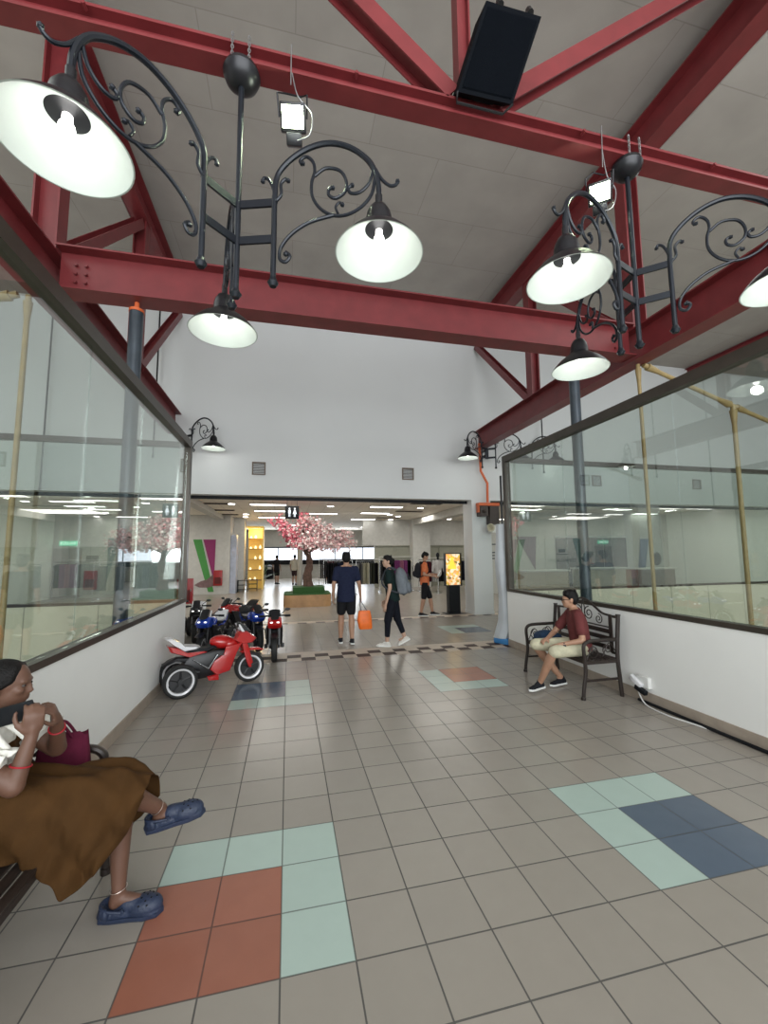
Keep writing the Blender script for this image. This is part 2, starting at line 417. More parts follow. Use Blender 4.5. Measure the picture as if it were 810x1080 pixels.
m = MB(); m.bbox((BX0 - 0.20, -4, 7.62), (BX0 - 0.145, YW, 8.3)); m.bbox((BX1 + 0.145, -4, 7.62), (BX1 + 0.20, YW, 8.3)); struct(m, 'trim_2', M_ceiling)
# store: white wall with graphics, back wall, right side walls
m = MB(); m.bbox((-9, 18.8, 0.002), (-2.42, 19.0, 3.34)); m.bbox((-2.56, 19.0, 0.002), (-2.42, 22.2, 3.34)); struct(m, 'wall_store_left', M_storewall)
m = MB(); m.bbox((-9, 30.0, 0.002), (-2.6, 30.2, 3.34)); m.bbox((-2.6, 30, 0.002), (17, 30.2, 0.95)); m.bbox((-2.6, 30, 2.15), (17, 30.2, 3.34)); struct(m, 'wall_store_back', M_storewall)
m = MB(); m.bbox((-2.6, 29.9, 0.93), (17, 30.0, 1.25)); m.bbox((-2.6, 29.92, 2.08), (17, 29.99, 2.16))
for x in (-2.6, -0.7, 1.1, 1.3, 3.3, 5.3, 7.3): m.bbox((x, 29.92, 1.25), (x + 0.05, 29.99, 2.08))
struct(m, 'window_5', M_black)
M_sky = mat('bright_window_view', (0.8, 0.85, 0.95), 0.5, emit=(0.80, 0.88, 1.0), es=1.1, var=0.1, scale=3)
m = MB(); m.bbox((-2.6, 30.05, 0.95), (17, 30.08, 2.15)); struct(m, 'window_6', M_sky)
m = MB(); m.bbox((4.2, 20.25, 0.002), (9, 20.4, 2.03))
for x in (5.2, 7.6): m.bbox((x, 20.2, 0.002), (x + 0.06, 20.25, 2.03))
m.bbox((4.2, 20.15, 2.0), (9, 20.25, 2.04)); struct(m, 'wall_store_shelving', mat('shelving_panel', (0.30, 0.30, 0.24), 0.5))
m = MB(); m.bbox((3.6, 20.2, 2.05), (9, 20.4, 3.34)); m.bbox((6.0, 19.6, 0.002), (6.9, 20.2, 3.34)); struct(m, 'wall_store_right', M_storewall)
m = MB(); m.bbox((6.05, 11.2, 3.05), (6.4, 19.6, 3.335)); m.bbox((-3.0, 11.2, 3.15), (-2.7, 18.79, 3.335)); struct(m, 'trim_3', M_storewall)
# round store column and a tall pilaster
m = MB(); m.cyl((0.62, 22.5, 0.002), (0.62, 22.5, 3.34), 0.14); struct(m, 'wall_column_store', M_storewall, True)

# ------------------------------------------------------------------ red steel
def beam(name, parts, label, cat='beam', group=None, parent=None, m=M_red):
    mb = MB()
    for p in parts: mb.ibeam(*p)
    o = mb.build(name, m, parent, False)
    if parent is None: tag(o, label, cat, group)
    return o
ZB, HB = 4.74, 0.50
for x, sd in ((BX0, 'left'), (BX1, 'right')):
    t = empty('side_truss', (x, 3, ZB), 'red steel side truss running above the %s glass wall' % sd, 'roof truss')
    beam('bottom_chord', [((x, -4, ZB), (x, YW - 0.01, ZB), HB, 0.27)], '', parent=t)
    beam('top_chord', [((x, -4, 7.83), (x, YW - 0.01, 7.83), 0.50, 0.27)], '', parent=t)
    for y in (5.0, 7.7):
        beam('post', [((x, y, ZB + HB / 2), (x, y, 7.58), 0.26 if y == 5 else 0.2, 0.2, 0.02, 0.014, (1, 0, 0))], '', parent=t)
    for ya, za, yb, zb in ((5.15, 5.05, 7.55, 7.5), (7.85, 5.0, 10.3, 7.45)):
        beam('diagonal_brace', [((x, ya, za), (x, yb, zb), 0.16, 0.15, 0.015, 0.012, (1, 0, 0))], '', parent=t)
t = beam('crossbeam', [((BX0 + 0.14, 5.0, 4.79), (BX1 - 0.14, 5.0, 4.79), 0.5, 0.27)], 'deep red steel crossbeam carried by the two blue grey columns', 'beam')
for sx in (BX0 + 0.3, BX0 + 0.4, BX1 - 0.3, BX1 - 0.4):
    for z in (4.68, 4.78, 4.88):
        pl = MB(); pl.cyl((sx, 4.99, z), (sx, 4.96, z), 0.018, seg=6); pl.build('bolt', M_red, t)
t = empty('roof_truss', (1.245, 2.5, 4.83), 'red steel roof truss with fanned webs nearest overhead', 'roof truss')
beam('bottom_chord', [((BX0 + 0.13, 2.5, 4.80), (BX1 - 0.13, 2.5, 4.80), 0.13, 0.13)], '', parent=t)
beam('top_chord', [((BX0 + 0.13, 2.5, 7.9), (BX1 - 0.13, 2.5, 7.9), 0.2, 0.2)], '', parent=t)
beam('king_post', [((1.20, 2.5, 4.87), (1.20, 2.5, 7.8), 0.10, 0.10, 0.012, 0.01, (1, 0, 0))], '', parent=t)
for ex in (-1, 1):
    beam('web_diagonal', [((1.245 + ex * 0.15, 2.5, 4.90), (1.245 + ex * 3.6, 2.5, 7.75), 0.13, 0.13, 0.012, 0.01, (0, 1, 0))], '', parent=t)
for sx in (-1.2, 0.4, 2.15, 3.4):
    bl = MB(); bl.cyl((sx, 2.45, 4.83), (sx, 2.41, 4.83), 0.012, seg=6); bl.build('bolt', M_red, t)
# outer red purlins above the courts
for x in (-7.6, 12.6):
    beam('roof_purlin', [((x, -4, 7.35), (x, YW - 0.01, 7.35), 0.35, 0.2)], 'red purlin under the roof over the %s glazed court' % ('left' if x < 0 else 'right'), 'beam')

# columns under the crossbeam
for x, sd in ((-1.735, 'left'), (4.02, 'right')):
    t = empty('support_column', (x, 5.02, 0), 'blue grey round steel column seen through the %s glass wall' % sd, 'column')
    c = MB(); c.cyl((x, 5.02, 0), (x, 5.02, 4.42), 0.072, seg=24); c.cyl((x, 5.02, 0), (x, 5.02, 0.03), 0.14, seg=24); c.build('shaft', M_pipe, t)
    c = MB(); c.cyl((x, 5.02, 4.42), (x, 5.02, 4.45), 0.08, seg=24); c.cyl((x, 5.02, 4.45), (x, 5.02, 4.54), 0.026); c.build('orange_collar', M_orange, t)
# thin black suspension rods
for i, (x, y, z0, z1, lb) in enumerate(((-3.0, 10.1, 3.9, 7.55, 'thin black rod hanging beside the left wall lamp'), (6.95, 10.1, 3.9, 7.55, 'thin black rod hanging behind the right column'), (-5.2, 10.2, 3.1, 7.55, 'thin black rod seen through the left glass wall'), (8.3, 10.2, 3.1, 7.55, 'thin black rod seen through the right glass wall'))):
    m = MB(); m.cyl((x, y, z0), (x, y, z1), 0.018, seg=8); m.cyl((x, y, z0 - 0.05), (x, y, z0), 0.03, seg=8)
    tag(m.build('hanging_rod', M_blackm), lb, 'rod')
# yellow struts in the courts
def strut(p0, p1, r=0.045):
    m = MB(); p0, p1 = V(p0), V(p1); d = (p1 - p0).normalized(); L = (p1 - p0).length
    m.cyl(p0 + d * 0.3, p1 - d * 0.3, r)
    for a, b in ((p0, p0 + d * 0.3), (p1, p1 - d * 0.3)):
        m.cyl(a + (b - a) * 0.25, b, r * 1.7, r); m.cyl(a, a + (b - a) * 0.35, r * 1.1)
    return m
for sg, x0, x1, x2, nm in ((-1, BX0 - 0.14, -4.45, -6.3, 'left'), (1, BX1 + 0.0, 6.92, 8.7, 'right')):
    t = empty('yellow_strut_frame', (x0, 5, 0), 'yellow steel strut frame standing in the %s glazed court' % nm, 'strut')
    strut((x0, 5, 4.47), (x0, 5, 0.0), 0.026).build('upright', M_yellow, t)
    strut((x0 + sg * 0.1, 5, 4.47), (x1, 5, 3.95), 0.033).build('sloping_strut', M_yellow, t)
    strut((x1, 5, 3.95), (x1 - sg * 0.05, 5, 0.0), 0.033).build('upright', M_yellow, t)
    strut((x1, 5, 3.95), (x2, 5, 3.45), 0.033).build('sloping_strut', M_yellow, t)

# ------------------------------------------------------------------ scrolled lamp arms
A_arch = [(0.233, 3.80), (0.236, 3.936), (0.267, 4.019), (0.35, 4.101), (0.46, 4.159), (0.581, 4.175), (0.702, 4.135), (0.801, 4.053), (0.850, 3.968), (0.874, 3.86), (0.875, 3.74)]
A_tail = [(0.855, 3.98), (0.894, 3.907), (0.941, 3.862), (0.975, 3.862), (0.992, 3.882)]
A_sp = [(0.399, 4.044), (0.388, 4.07), (0.41, 4.092), (0.438, 4.091), (0.472, 4.05), (0.480, 3.989), (0.462, 3.918), (0.467, 3.823), (0.518, 3.739), (0.594, 3.691), (0.68, 3.689), (0.767, 3.733), (0.832, 3.814), (0.852, 3.92)]
A_sp2 = [(0.480, 3.96), (0.549, 4.007), (0.637, 3.985), (0.676, 3.913), (0.669, 3.842), (0.615, 3.803), (0.572, 3.822), (0.567, 3.86), (0.593, 3.876)]
A_low = [(0.60, 3.691), (0.464, 3.659), (0.378, 3.614), (0.314, 3.558), (0.272, 3.489), (0.270, 3.427), (0.305, 3.405), (0.332, 3.44), (0.305, 3.468)]
A_curl = [(0.626, 3.70), (0.611, 3.742), (0.633, 3.772), (0.655, 3.755)]
A_hook = [(0.845, 3.98), (0.815, 3.886), (0.761, 3.832), (0.706, 3.829), (0.688, 3.862), (0.713, 3.883)]
A_l1 = [(0.237, 3.80), (0.222, 3.889), (0.194, 3.954), (0.163, 3.972), (0.152, 3.95)]
A_l2 = [(0.240, 3.81), (0.272, 3.852), (0.269, 3.923), (0.30, 3.955), (0.315, 3.94)]
ZR = 3.42  # rim height of the pendant shades
def make_arm(parent, ang, base, sc=1.0, flip=False, brackets=True, name='scroll_arm'):
    """base: world point of the stem at arm-space z=0"""
    dx, dy = math.cos(ang), math.sin(ang)
    def P(p, s=0): return V((base[0] + dx * p[0] * sc - dy * s, base[1] + dy * p[0] * sc + dx * s, base[2] + p[1] * sc))
    m = MB()
    m.cyl(P((0.23, 3.30)), P((0.23, 3.84)), 0.017 * sc, seg=12)
    m.cyl(P((0.23, 3.275)), P((0.23, 3.305)), 0.03 * sc, 0.02 * sc, seg=12); m.cyl(P((0.23, 3.25)), P((0.23, 3.275)), 0.02 * sc, 0.034 * sc, seg=12)
    for q, r in ((A_arch, 0.017), (A_tail, 0.010), (A_sp, 0.010), (A_sp2, 0.010), (A_low, 0.011), (A_curl, 0.008), (A_hook, 0.010), (A_l1, 0.010), (A_l2, 0.010)):
        m.tube(smooth_path([P(a) for a in q], 4), r * sc, 8)
    for q in ((0.305, 3.455), (0.593, 3.872), (0.713, 3.880), (0.405, 4.052), (0.652, 3.757), (0.99, 3.885), (0.154, 3.95), (0.314, 3.942)):
        m.ell(P(q), 0.016 * sc, sub=1)
    if brackets:
        for z in (3.80, 3.56):
            a, b = P((0.0, z)), P((0.22, z)); d = (b - a)
            R = Matrix.Rotation(ang, 3, 'Z')
            m.box((a + b) / 2, (d.length, 0.014 * sc, 0.05 * sc), R)
    a = m.build(name, M_iron, parent)
    lp = MB(); c = P((0.875, 0)); zz = lambda z: base[2] + z * sc
    lp.cyl((c.x, c.y, zz(3.72)), (c.x, c.y, zz(3.80)), 0.022 * sc)
    lp.lathe([(0.022 * sc, zz(3.735) - zz(0)), (0.05 * sc, zz(3.72) - zz(0)), (0.072 * sc, zz(3.68) - zz(0)), (0.082 * sc, zz(3.63) - zz(0)), (0.084 * sc, zz(3.59) - zz(0)), (0.09 * sc, zz(3.575) - zz(0)), (0.06 * sc, zz(3.57) - zz(0))], (c.x, c.y, zz(0)), 28)
    lp.build('lamp_holder', M_dark, parent)
    # shade: dark outside, white enamel inside
    out = [(0.075, 3.60), (0.095, 3.578), (0.14, 3.545), (0.19, 3.505), (0.235, 3.455), (0.262, 3.418)]
    inn = [(0.255, 3.418), (0.228, 3.450), (0.185, 3.496), (0.137, 3.535), (0.09, 3.567), (0.07, 3.590)]
    sh = MB(); sh.use(M_dark)
    n = len(out); seg = 48
    def ring(r, z): return [sh.bm.verts.new((c.x + r * sc * math.cos(2 * PI * k / seg), c.y + r * sc * math.sin(2 * PI * k / seg), zz(z))) for k in range(seg)]
    R = [ring(*q) for q in out]; I = [ring(*q) for q in inn]
    allr = R + I
    for i in range(len(allr)):
        A, B = allr[i], allr[(i + 1) % len(allr)]
        for k in range(seg):
            f = sh.bm.faces.new((A[k], A[(k + 1) % seg], B[(k + 1) % seg], B[k])); f.material_index = 0 if i < n - 1 else 1
    sh.mats = [M_dark, M_enamel]
    sh.build('lamp_shade', None, parent)
    bb = MB(); bb.ell((c.x, c.y, zz(3.505)), (0.034 * sc, 0.034 * sc, 0.042 * sc)); bb.cyl((c.x, c.y, zz(3.53)), (c.x, c.y, zz(3.575)), 0.022 * sc, 0.02 * sc)
    bb.build('bulb', M_bulb, parent)
    l = bpy.data.lights.new('lamp_glow', 'POINT'); l.energy = LAMP_W; l.shadow_soft_size = 0.05; l.color = (1, 0.98, 0.93)
    o = bpy.data.objects.new('lamp_glow', l); COL.objects.link(o); o.location = V((c.x, c.y, zz(3.40))) - chain_loc(parent); o.parent = parent
LAMP_W = 1.7
def chandelier(x, y, angs, label):
    t = empty('chandelier', (x, y, 4.72), label, 'chandelier')
    m = MB(); m.cyl((x, y, 3.24), (x, y, 4.66), 0.018, seg=16); m.cyl((x, y, 3.215), (x, y, 3.245), 0.03, 0.02); m.cyl((x, y, 3.19), (x, y, 3.215), 0.02, 0.036); m.build('stem', M_iron, t)
    m = MB(); m.lathe([(0.02, -0.11), (0.06, -0.10), (0.10, -0.06), (0.115, -0.02), (0.105, 0.012), (0.02, 0.012)], (x, y, 4.72), 32); m.build('ceiling_cap', M_dark, t)
    for dx in (-0.05, 0.05):
        ch = MB()
        for k in range(9):
            z = 4.70 + k * 0.022
            R = Matrix.Rotation(PI / 2 * (k % 2), 3, 'Z')
            ch.tube([V((x + dx, y - 0.085, z)) + R @ V((0.008 * math.cos(a), 0, 0.016 * math.sin(a))) for a in [i * PI / 4 for i in range(8)]], 0.0028, 5, True)
        ch.build('chain', M_chain, t)
    for a in angs: make_arm(t, math.radians(a), (x, y, 0))
chandelier(-0.332, 2.5, (-17, -137, 103), 'three arm dark iron scroll chandelier hanging at upper left')
chandelier(2.60, 2.5, (-41, -161, 79), 'three arm dark iron scroll chandelier hanging at upper right')
# wall lamps on the end wall
LAMP_W = 1.7
def sconce(x, y, z, angs, label, plate=(0.05, 0.3)):
    t = empty('wall_lamp', (x, y, z), label, 'wall lamp')
    m = MB(); m.box((x, y - 0.0, z + 0.12), (plate[0] + 0.04, 0.05, plate[1]), None, 0.006); m.build('wall_plate', M_iron, t)
    for a, r in angs:
        # short horizontal rods then the scroll arm
        make_arm(t, math.radians(a), (x, y, z - 3.56), 1.0, brackets=True)
# base z is the lower bracket height
sconce(-2.43, 10.36, 4.20, ((-33, 1),), 'single dark scroll wall lamp above the left end of the opening')
sconce(5.18, 10.02, 4.18, ((-150, 1), (-30, 1)), 'pair of dark scroll wall lamps back to back beside the orange pipe')
sconce(6.5, 10.36, 4.30, ((-20, 1),), 'single dark scroll wall lamp half hidden by right window frame')
m = MB(); m.bbox((5.15, 10.03, 4.22), (5.21, 10.38, 4.28)); m.bbox((5.15, 10.03, 4.38), (5.21, 10.38, 4.42)); tag(m.build('lamp_bracket', M_iron, None), 'dark iron bracket holding the wall lamp pair off the end wall', 'bracket')

# ------------------------------------------------------------------ floodlights and speaker on the near truss
def floodlight(x, y, z, tilt, rz, label, es):
    t = empty('floodlight', (x, y, z), label, 'floodlight')
    R = Matrix.Rotation(rz, 3, 'Z') @ Matrix.Rotation(tilt, 3, 'X')
    def W(p): return V((x, y, z)) + R @ V(p)
    m = MB(); m.box(W((0, 0.02, 0)), (0.165, 0.04, 0.155), R, 0.008)
    for k in range(6): m.box(W((-0.06 + k * 0.024, 0.05, 0)), (0.005, 0.03, 0.12), R)
    m.box(W((0, 0.03, -0.11)), (0.10, 0.06, 0.07), R, 0.006); m.build('housing', M_blackm, t)
    m = MB(); m.box(W((0, -0.003, 0.0)), (0.135, 0.006, 0.115), R); m.build('led_panel', M_flood, t)
    m = MB(); m.tube([W((-0.09, 0.02, 0)), W((-0.095, 0.03, 0.12)), V((x - 0.05, y, z + 0.16)), V((x + 0.05, y, z + 0.16)), W((0.095, 0.03, 0.12)), W((0.09, 0.02, 0))], 0.006, 6); m.build('yoke', M_blackm, t)
    m = MB(); m.cyl((x - 0.015, y - 0.06, z + 0.16), (x - 0.015, y - 0.075, 4.92), 0.004); m.tube(smooth_path([(x - 0.01, y - 0.06, 4.75), (x + 0.03, y - 0.05, z + 0.1), (x + 0.12, y - 0.03, z + 0.02), (x + 0.11, y, z - 0.1), (x + 0.03, y + 0.04, z - 0.12)]), 0.004, 6); m.build('cable', M_chain, t)
    l = bpy.data.lights.new('floodlight_beam', 'AREA'); l.shape = 'RECTANGLE'; l.size = 0.12; l.size_y = 0.10; l.energy = es; l.color = (0.88, 1, 0.78)
    o = bpy.data.objects.new('floodlight_beam', l); COL.objects.link(o); o.matrix_world = Matrix.Translation(W((0, -0.012, 0)) - chain_loc(t)) @ (R @ Matrix.Rotation(PI / 2, 3, 'X')).to_4x4(); o.parent = t
floodlight(-0.01, 2.5, 4.49, math.radians(35), math.radians(-8), 'small square floodlight hung beside the left chandelier stem', 9)
floodlight(2.33, 2.5, 4.43, math.radians(35), math.radians(-38), 'small square floodlight hung beside the right chandelier cap', 9)
t = empty('loudspeaker', (1.32, 2.3, 4.95), 'black box loudspeaker tilted down from the near roof truss', 'loudspeaker')
bl_, br_, tr_, tl_ = V((1.084, 2.34, 4.78)), V((1.50, 2.34, 4.79)), V((1.575, 2.08, 5.15)), V((1.18, 2.08, 5.14))
nrm = (br_ - bl_).cross(tl_ - bl_).normalized()
m = MB(); bk = -nrm * 0.22 if nrm.y < 0 else nrm * 0.22
cc = (bl_ + br_ + tr_ + tl_) / 4
back = [cc + (p - cc) * 0.86 + bk for p in (bl_, br_, tr_, tl_)]
m.loft([[bl_, br_, tr_, tl_], back]); o = m.build('cabinet', mat('speaker_black', (0.004, 0.005, 0.007), 0.9, spec=0.08), t, False)
m = MB(); ins = [cc + (p - cc) * 0.86 - bk.normalized() * 0.006 for p in (bl_, br_, tr_, tl_)]; ou = [cc + (p - cc) * 0.90 - bk.normalized() * 0.001 for p in (bl_, br_, tr_, tl_)]
m.loft([ou, ins]); m.build('grille', mat('speaker_grille', (0.003, 0.004, 0.006), 0.95, spec=0.05, bump=0.5, bscale=300), t, False)
m = MB()
m.tube([bl_, bl_ + V((0, 0.02, -0.06)), br_ + V((-0.07, 0.02, -0.07)), br_], 0.009, 6); m.build('safety_bar', M_blackm, t); m = MB()
m.tube([tl_ + V((0.10, 0.0, 0.0)), tl_ + V((0.10, 0.02, 0.05))], 0.022, 8); m.tube([tr_ + V((-0.08, 0.0, 0.0)), tr_ + V((-0.08, 0.02, 0.05))], 0.022, 8)
m.cyl(cc + bk, V((1.30, 2.45, 4.9)), 0.02); m.build('mounting_bracket', M_blackm, t)

# ------------------------------------------------------------------ vents, orange pipe, rolled curtain at the end wall
for x, lb in ((-0.725, 'small square brown vent on end wall, left of two over the opening'), (3.07, 'small square brown vent on end wall, right of two over the opening'), (-6.4, 'small square vent on end wall seen through the left glass'), (8.9, 'small square vent on end wall seen through the right glass, left'), (12.6, 'small square vent on end wall seen through the right glass, right')):
    t = empty('wall_vent', (x, YW - 0.012, 3.74), lb, 'vent')
    m = MB()
    for a, b in (((-0.16, -0.16), (0.16, -0.13)), ((-0.16, 0.13), (0.16, 0.16)), ((-0.16, -0.13), (-0.13, 0.13)), ((0.13, -0.13), (0.16, 0.13))): m.bbox((x + a[0], YW - 0.03, 3.74 + a[1]), (x + b[0], YW - 0.001, 3.74 + b[1]))
    m.build('frame', mat('vent_frame', (0.16, 0.12, 0.09), 0.6), t, False)
    m = MB()
    for k in range(7): m.box((x, YW - 0.014, 3.64 + k * 0.036), (0.26, 0.02, 0.008), Matrix.Rotation(0.6, 3, 'X'))
    m.build('louvre', mat('vent_dark', (0.07, 0.05, 0.04), 0.7), t, False)
t = empty('orange_pipe', (5.05, 10.2, 2.7), 'orange fire pipe stepping down from red beam to hose boxes', 'pipe')
m = MB(); m.tube([(5.06, 10.2, 4.62), (5.08, 10.2, 3.85), (5.26, 10.2, 3.52), (5.25, 10.2, 3.0)], 0.035, 12); m.build('pipe', M_orange, t)
m = MB(); m.bbox((4.95, 10.12, 2.90), (5.56, 10.30, 2.98)); m.bbox((4.95, 10.14, 2.72), (4.98, 10.28, 2.9)); m.build('bracket', M_orange, t, False)
m = MB(); m.bbox((4.99, 10.12, 2.62), (5.22, 10.34, 2.89)); m.ell((5.1, 10.1, 2.75), 0.05); m.bbox((5.27, 10.12, 2.40), (5.54, 10.34, 2.89)); m.build('valve_box', mat('dark_brown_box', (0.05, 0.035, 0.03), 0.5), t)
t = empty('wall_speaker', (5.3, 10.2, 2.3), 'small white box with round horn under the orange pipe', 'speaker box')
m = MB(); m.bbox((5.30, 10.08, 2.18), (5.60, 10.33, 2.36)); m.build('box', mat('white_box', (0.75, 0.75, 0.72), 0.5), t, False)
m = MB(); m.lathe([(0.03, 0), (0.05, 0.05), (0.11, 0.16), (0.09, 0.155), (0.03, 0.03)], (5.22, 10.16, 2.30), 20, Matrix.Rotation(PI / 2, 3, 'X')); m.build('horn', mat('horn_cream', (0.55, 0.5, 0.38), 0.5), t)
# rolled grey curtain tied up beside the right wall end
t = empty('rolled_curtain', (3.93, 7.1, 0), 'tall rolled silver grey sheet standing at end of right wall', 'rolled sheet')
m = MB(); seg = 28; rings = []
for k in range(15):
    z = 0.10 + k * 0.148; rr = []
    cx = 3.93 + 0.02 * math.sin(k * 0.5); rad = 0.135 + 0.012 * math.sin(k * 0.9)
    if k < 2: cx -= 0.05 * (2 - k)
    for a in range(seg):
        th = 2 * PI * a / seg; r = rad * (1 + 0.05 * math.sin(3 * th + k * 0.25) + 0.04 * math.sin(7 * th + k * 0.1))
        rr.append((cx + r * math.cos(th), 7.08 + r * math.sin(th), z))
    rings.append(rr)
m.loft(rings); m.build('sheet', mat('silver_sheet', (0.48, 0.51, 0.54), 0.45, var=0.08, scale=3), t)
m = MB(); m.box((3.82, 7.02, 0.05), (0.14, 0.3, 0.10), Matrix.Rotation(0.5, 3, 'Z'), 0.02); m.box((3.95, 7.13, 0.04), (0.30, 0.1, 0.07), Matrix.Rotation(0.5, 3, 'Z'), 0.01); m.build('blue_foot', mat('blue_foot', (0.05, 0.22, 0.5), 0.5), t)
m = MB(); m.cyl((3.93, 7.08, 2.17), (3.93, 7.08, 3.1), 0.02); m.build('pole', M_dark, t)

# ------------------------------------------------------------------ benches
M_bench = mat('bench_brown_black', (0.028, 0.020, 0.017), 0.38, metal=0.2, var=0.15)
def make_bench(label):
    t = empty('park_bench', (0, 0, 0), label, 'bench')
    L = 0.60
    def spiral(c, r0, turns, ax, ph=0, n=18, sgn=1):
        out = []
        for i in range(n + 1):
            a = ph + sgn * turns * 2 * PI * i / n; r = r0 * (1 - 0.8 * i / n)
            out.append(V((c[0] + (r * math.cos(a) if ax == 'x' else 0), c[1] + (r * math.cos(a) if ax == 'y' else 0), c[2] + r * math.sin(a))))
        return out
    for sx in (-1, 1):
        x = sx * (L - 0.02)
        m = MB()
        m.tube(smooth_path([(x, -0.27, 0.0), (x, -0.255, 0.12), (x, -0.225, 0.28), (x, -0.225, 0.42), (x, -0.235, 0.55), (x, -0.215, 0.605), (x, -0.15, 0.63), (x, 0.0, 0.635), (x, 0.20, 0.635)], 5), 0.021, 10)
        m.cyl((x, -0.27, 0), (x, -0.268, 0.03), 0.026); m.build('arm_and_front_leg', M_bench, t)
        m = MB(); m.tube(smooth_path([(x, 0.24, 0.0), (x, 0.225, 0.2), (x, 0.21, 0.42), (x, 0.225, 0.65), (x, 0.25, 0.90)], 5), 0.023, 10); m.cyl((x, 0.25, 0.90), (x, 0.2505, 0.915), 0.028); m.build('back_leg', M_bench, t)
        m = MB(); m.box((x, -0.01, 0.20), (0.022, 0.46, 0.022)); m.box((x, -0.01, 0.395), (0.024, 0.46, 0.034)); m.build('side_rail', M_bench, t)
        m = MB(); m.tube(spiral((x, -0.10, 0.50), 0.075, 1.4, 'y', PI / 2), 0.006, 6); m.tube(spiral((x, 0.08, 0.53), 0.07, 1.4, 'y', -PI / 2, sgn=-1), 0.006, 6); m.tube(smooth_path([(x, -0.2, 0.43), (x, -0.10, 0.575), (x, 0.0, 0.45), (x, 0.10, 0.60), (x, 0.19, 0.5)]), 0.006, 6)
        m.build('side_scroll', M_bench, t)
    for i in range(8):
        y = -0.205 + i * 0.056
        m = MB(); m.box((0, y, 0.418), (2 * L - 0.05, 0.042, 0.016), None, 0.004); m.build('seat_slat', M_bench, t)
    def by(z): return 0.21 + 0.04 * max(0, (z - 0.42)) / 0.48
    for z in (0.52, 0.62, 0.70):
        m = MB(); m.box((0, by(z) - 0.01, z), (2 * L - 0.26, 0.014, 0.05), None, 0.003); m.build('back_slat', M_bench, t)
    for sx in (-1, 1):
        m = MB(); m.box((sx * (L - 0.12), by(0.7) - 0.005, 0.68), (0.05, 0.016, 0.44), None, 0.003); m.build('back_stile', M_bench, t)
        m = MB(); m.box((sx * (L - 0.065), by(0.5), 0.47), (0.09, 0.014, 0.03)); m.build('back_rail', M_bench, t); m = MB(); m.box((sx * (L - 0.065), by(0.88), 0.88), (0.09, 0.014, 0.03)); m.build('back_rail', M_bench, t)
    m = MB(); y = by(0.85)
    m.tube(smooth_path([(-L + 0.12, y, 0.885), (-0.33, y, 0.90), (-0.20, y, 0.97), (-0.08, y, 1.03), (0.0, y, 1.045), (0.08, y, 1.03), (0.20, y, 0.97), (0.33, y, 0.90), (L - 0.12, y, 0.885)], 5), 0.014, 8)
    m.build('top_rail', M_bench, t)
    m = MB()
    m.box((0, y, 0.745), (2 * L - 0.26, 0.012, 0.014))
    for sx in (-1, 1):
        m.tube(spiral((sx * 0.10, y, 0.865), 0.088, 1.6, 'x', PI / 2 if sx > 0 else PI / 2, sgn=sx), 0.007, 6)
        m.tube(spiral((sx * 0.27, y, 0.82), 0.066, 1.5, 'x', PI / 2, sgn=-sx), 0.006, 6)
        m.tube(smooth_path([(sx * 0.02, y, 0.75), (sx * 0.03, y, 0.86), (sx * 0.02, y, 0.97), (sx * 0.005, y, 1.03)]), 0.006, 6)
    m.build('back_scroll', M_bench, t)
    m = MB(); m.box((0, -0.215, 0.395), (2 * L - 0.05, 0.02, 0.03)); m.build('front_rail', M_bench, t)
    return t
b0 = make_bench('dark brown metal bench with scroll back against right white wall')
place(b0, (3.50, 4.75, 0), -PI / 2)
b1 = copy_tree(b0); place(b1, (-1.17, 2.02, 0), PI / 2, 'dark metal bench at lower left edge under seated woman')

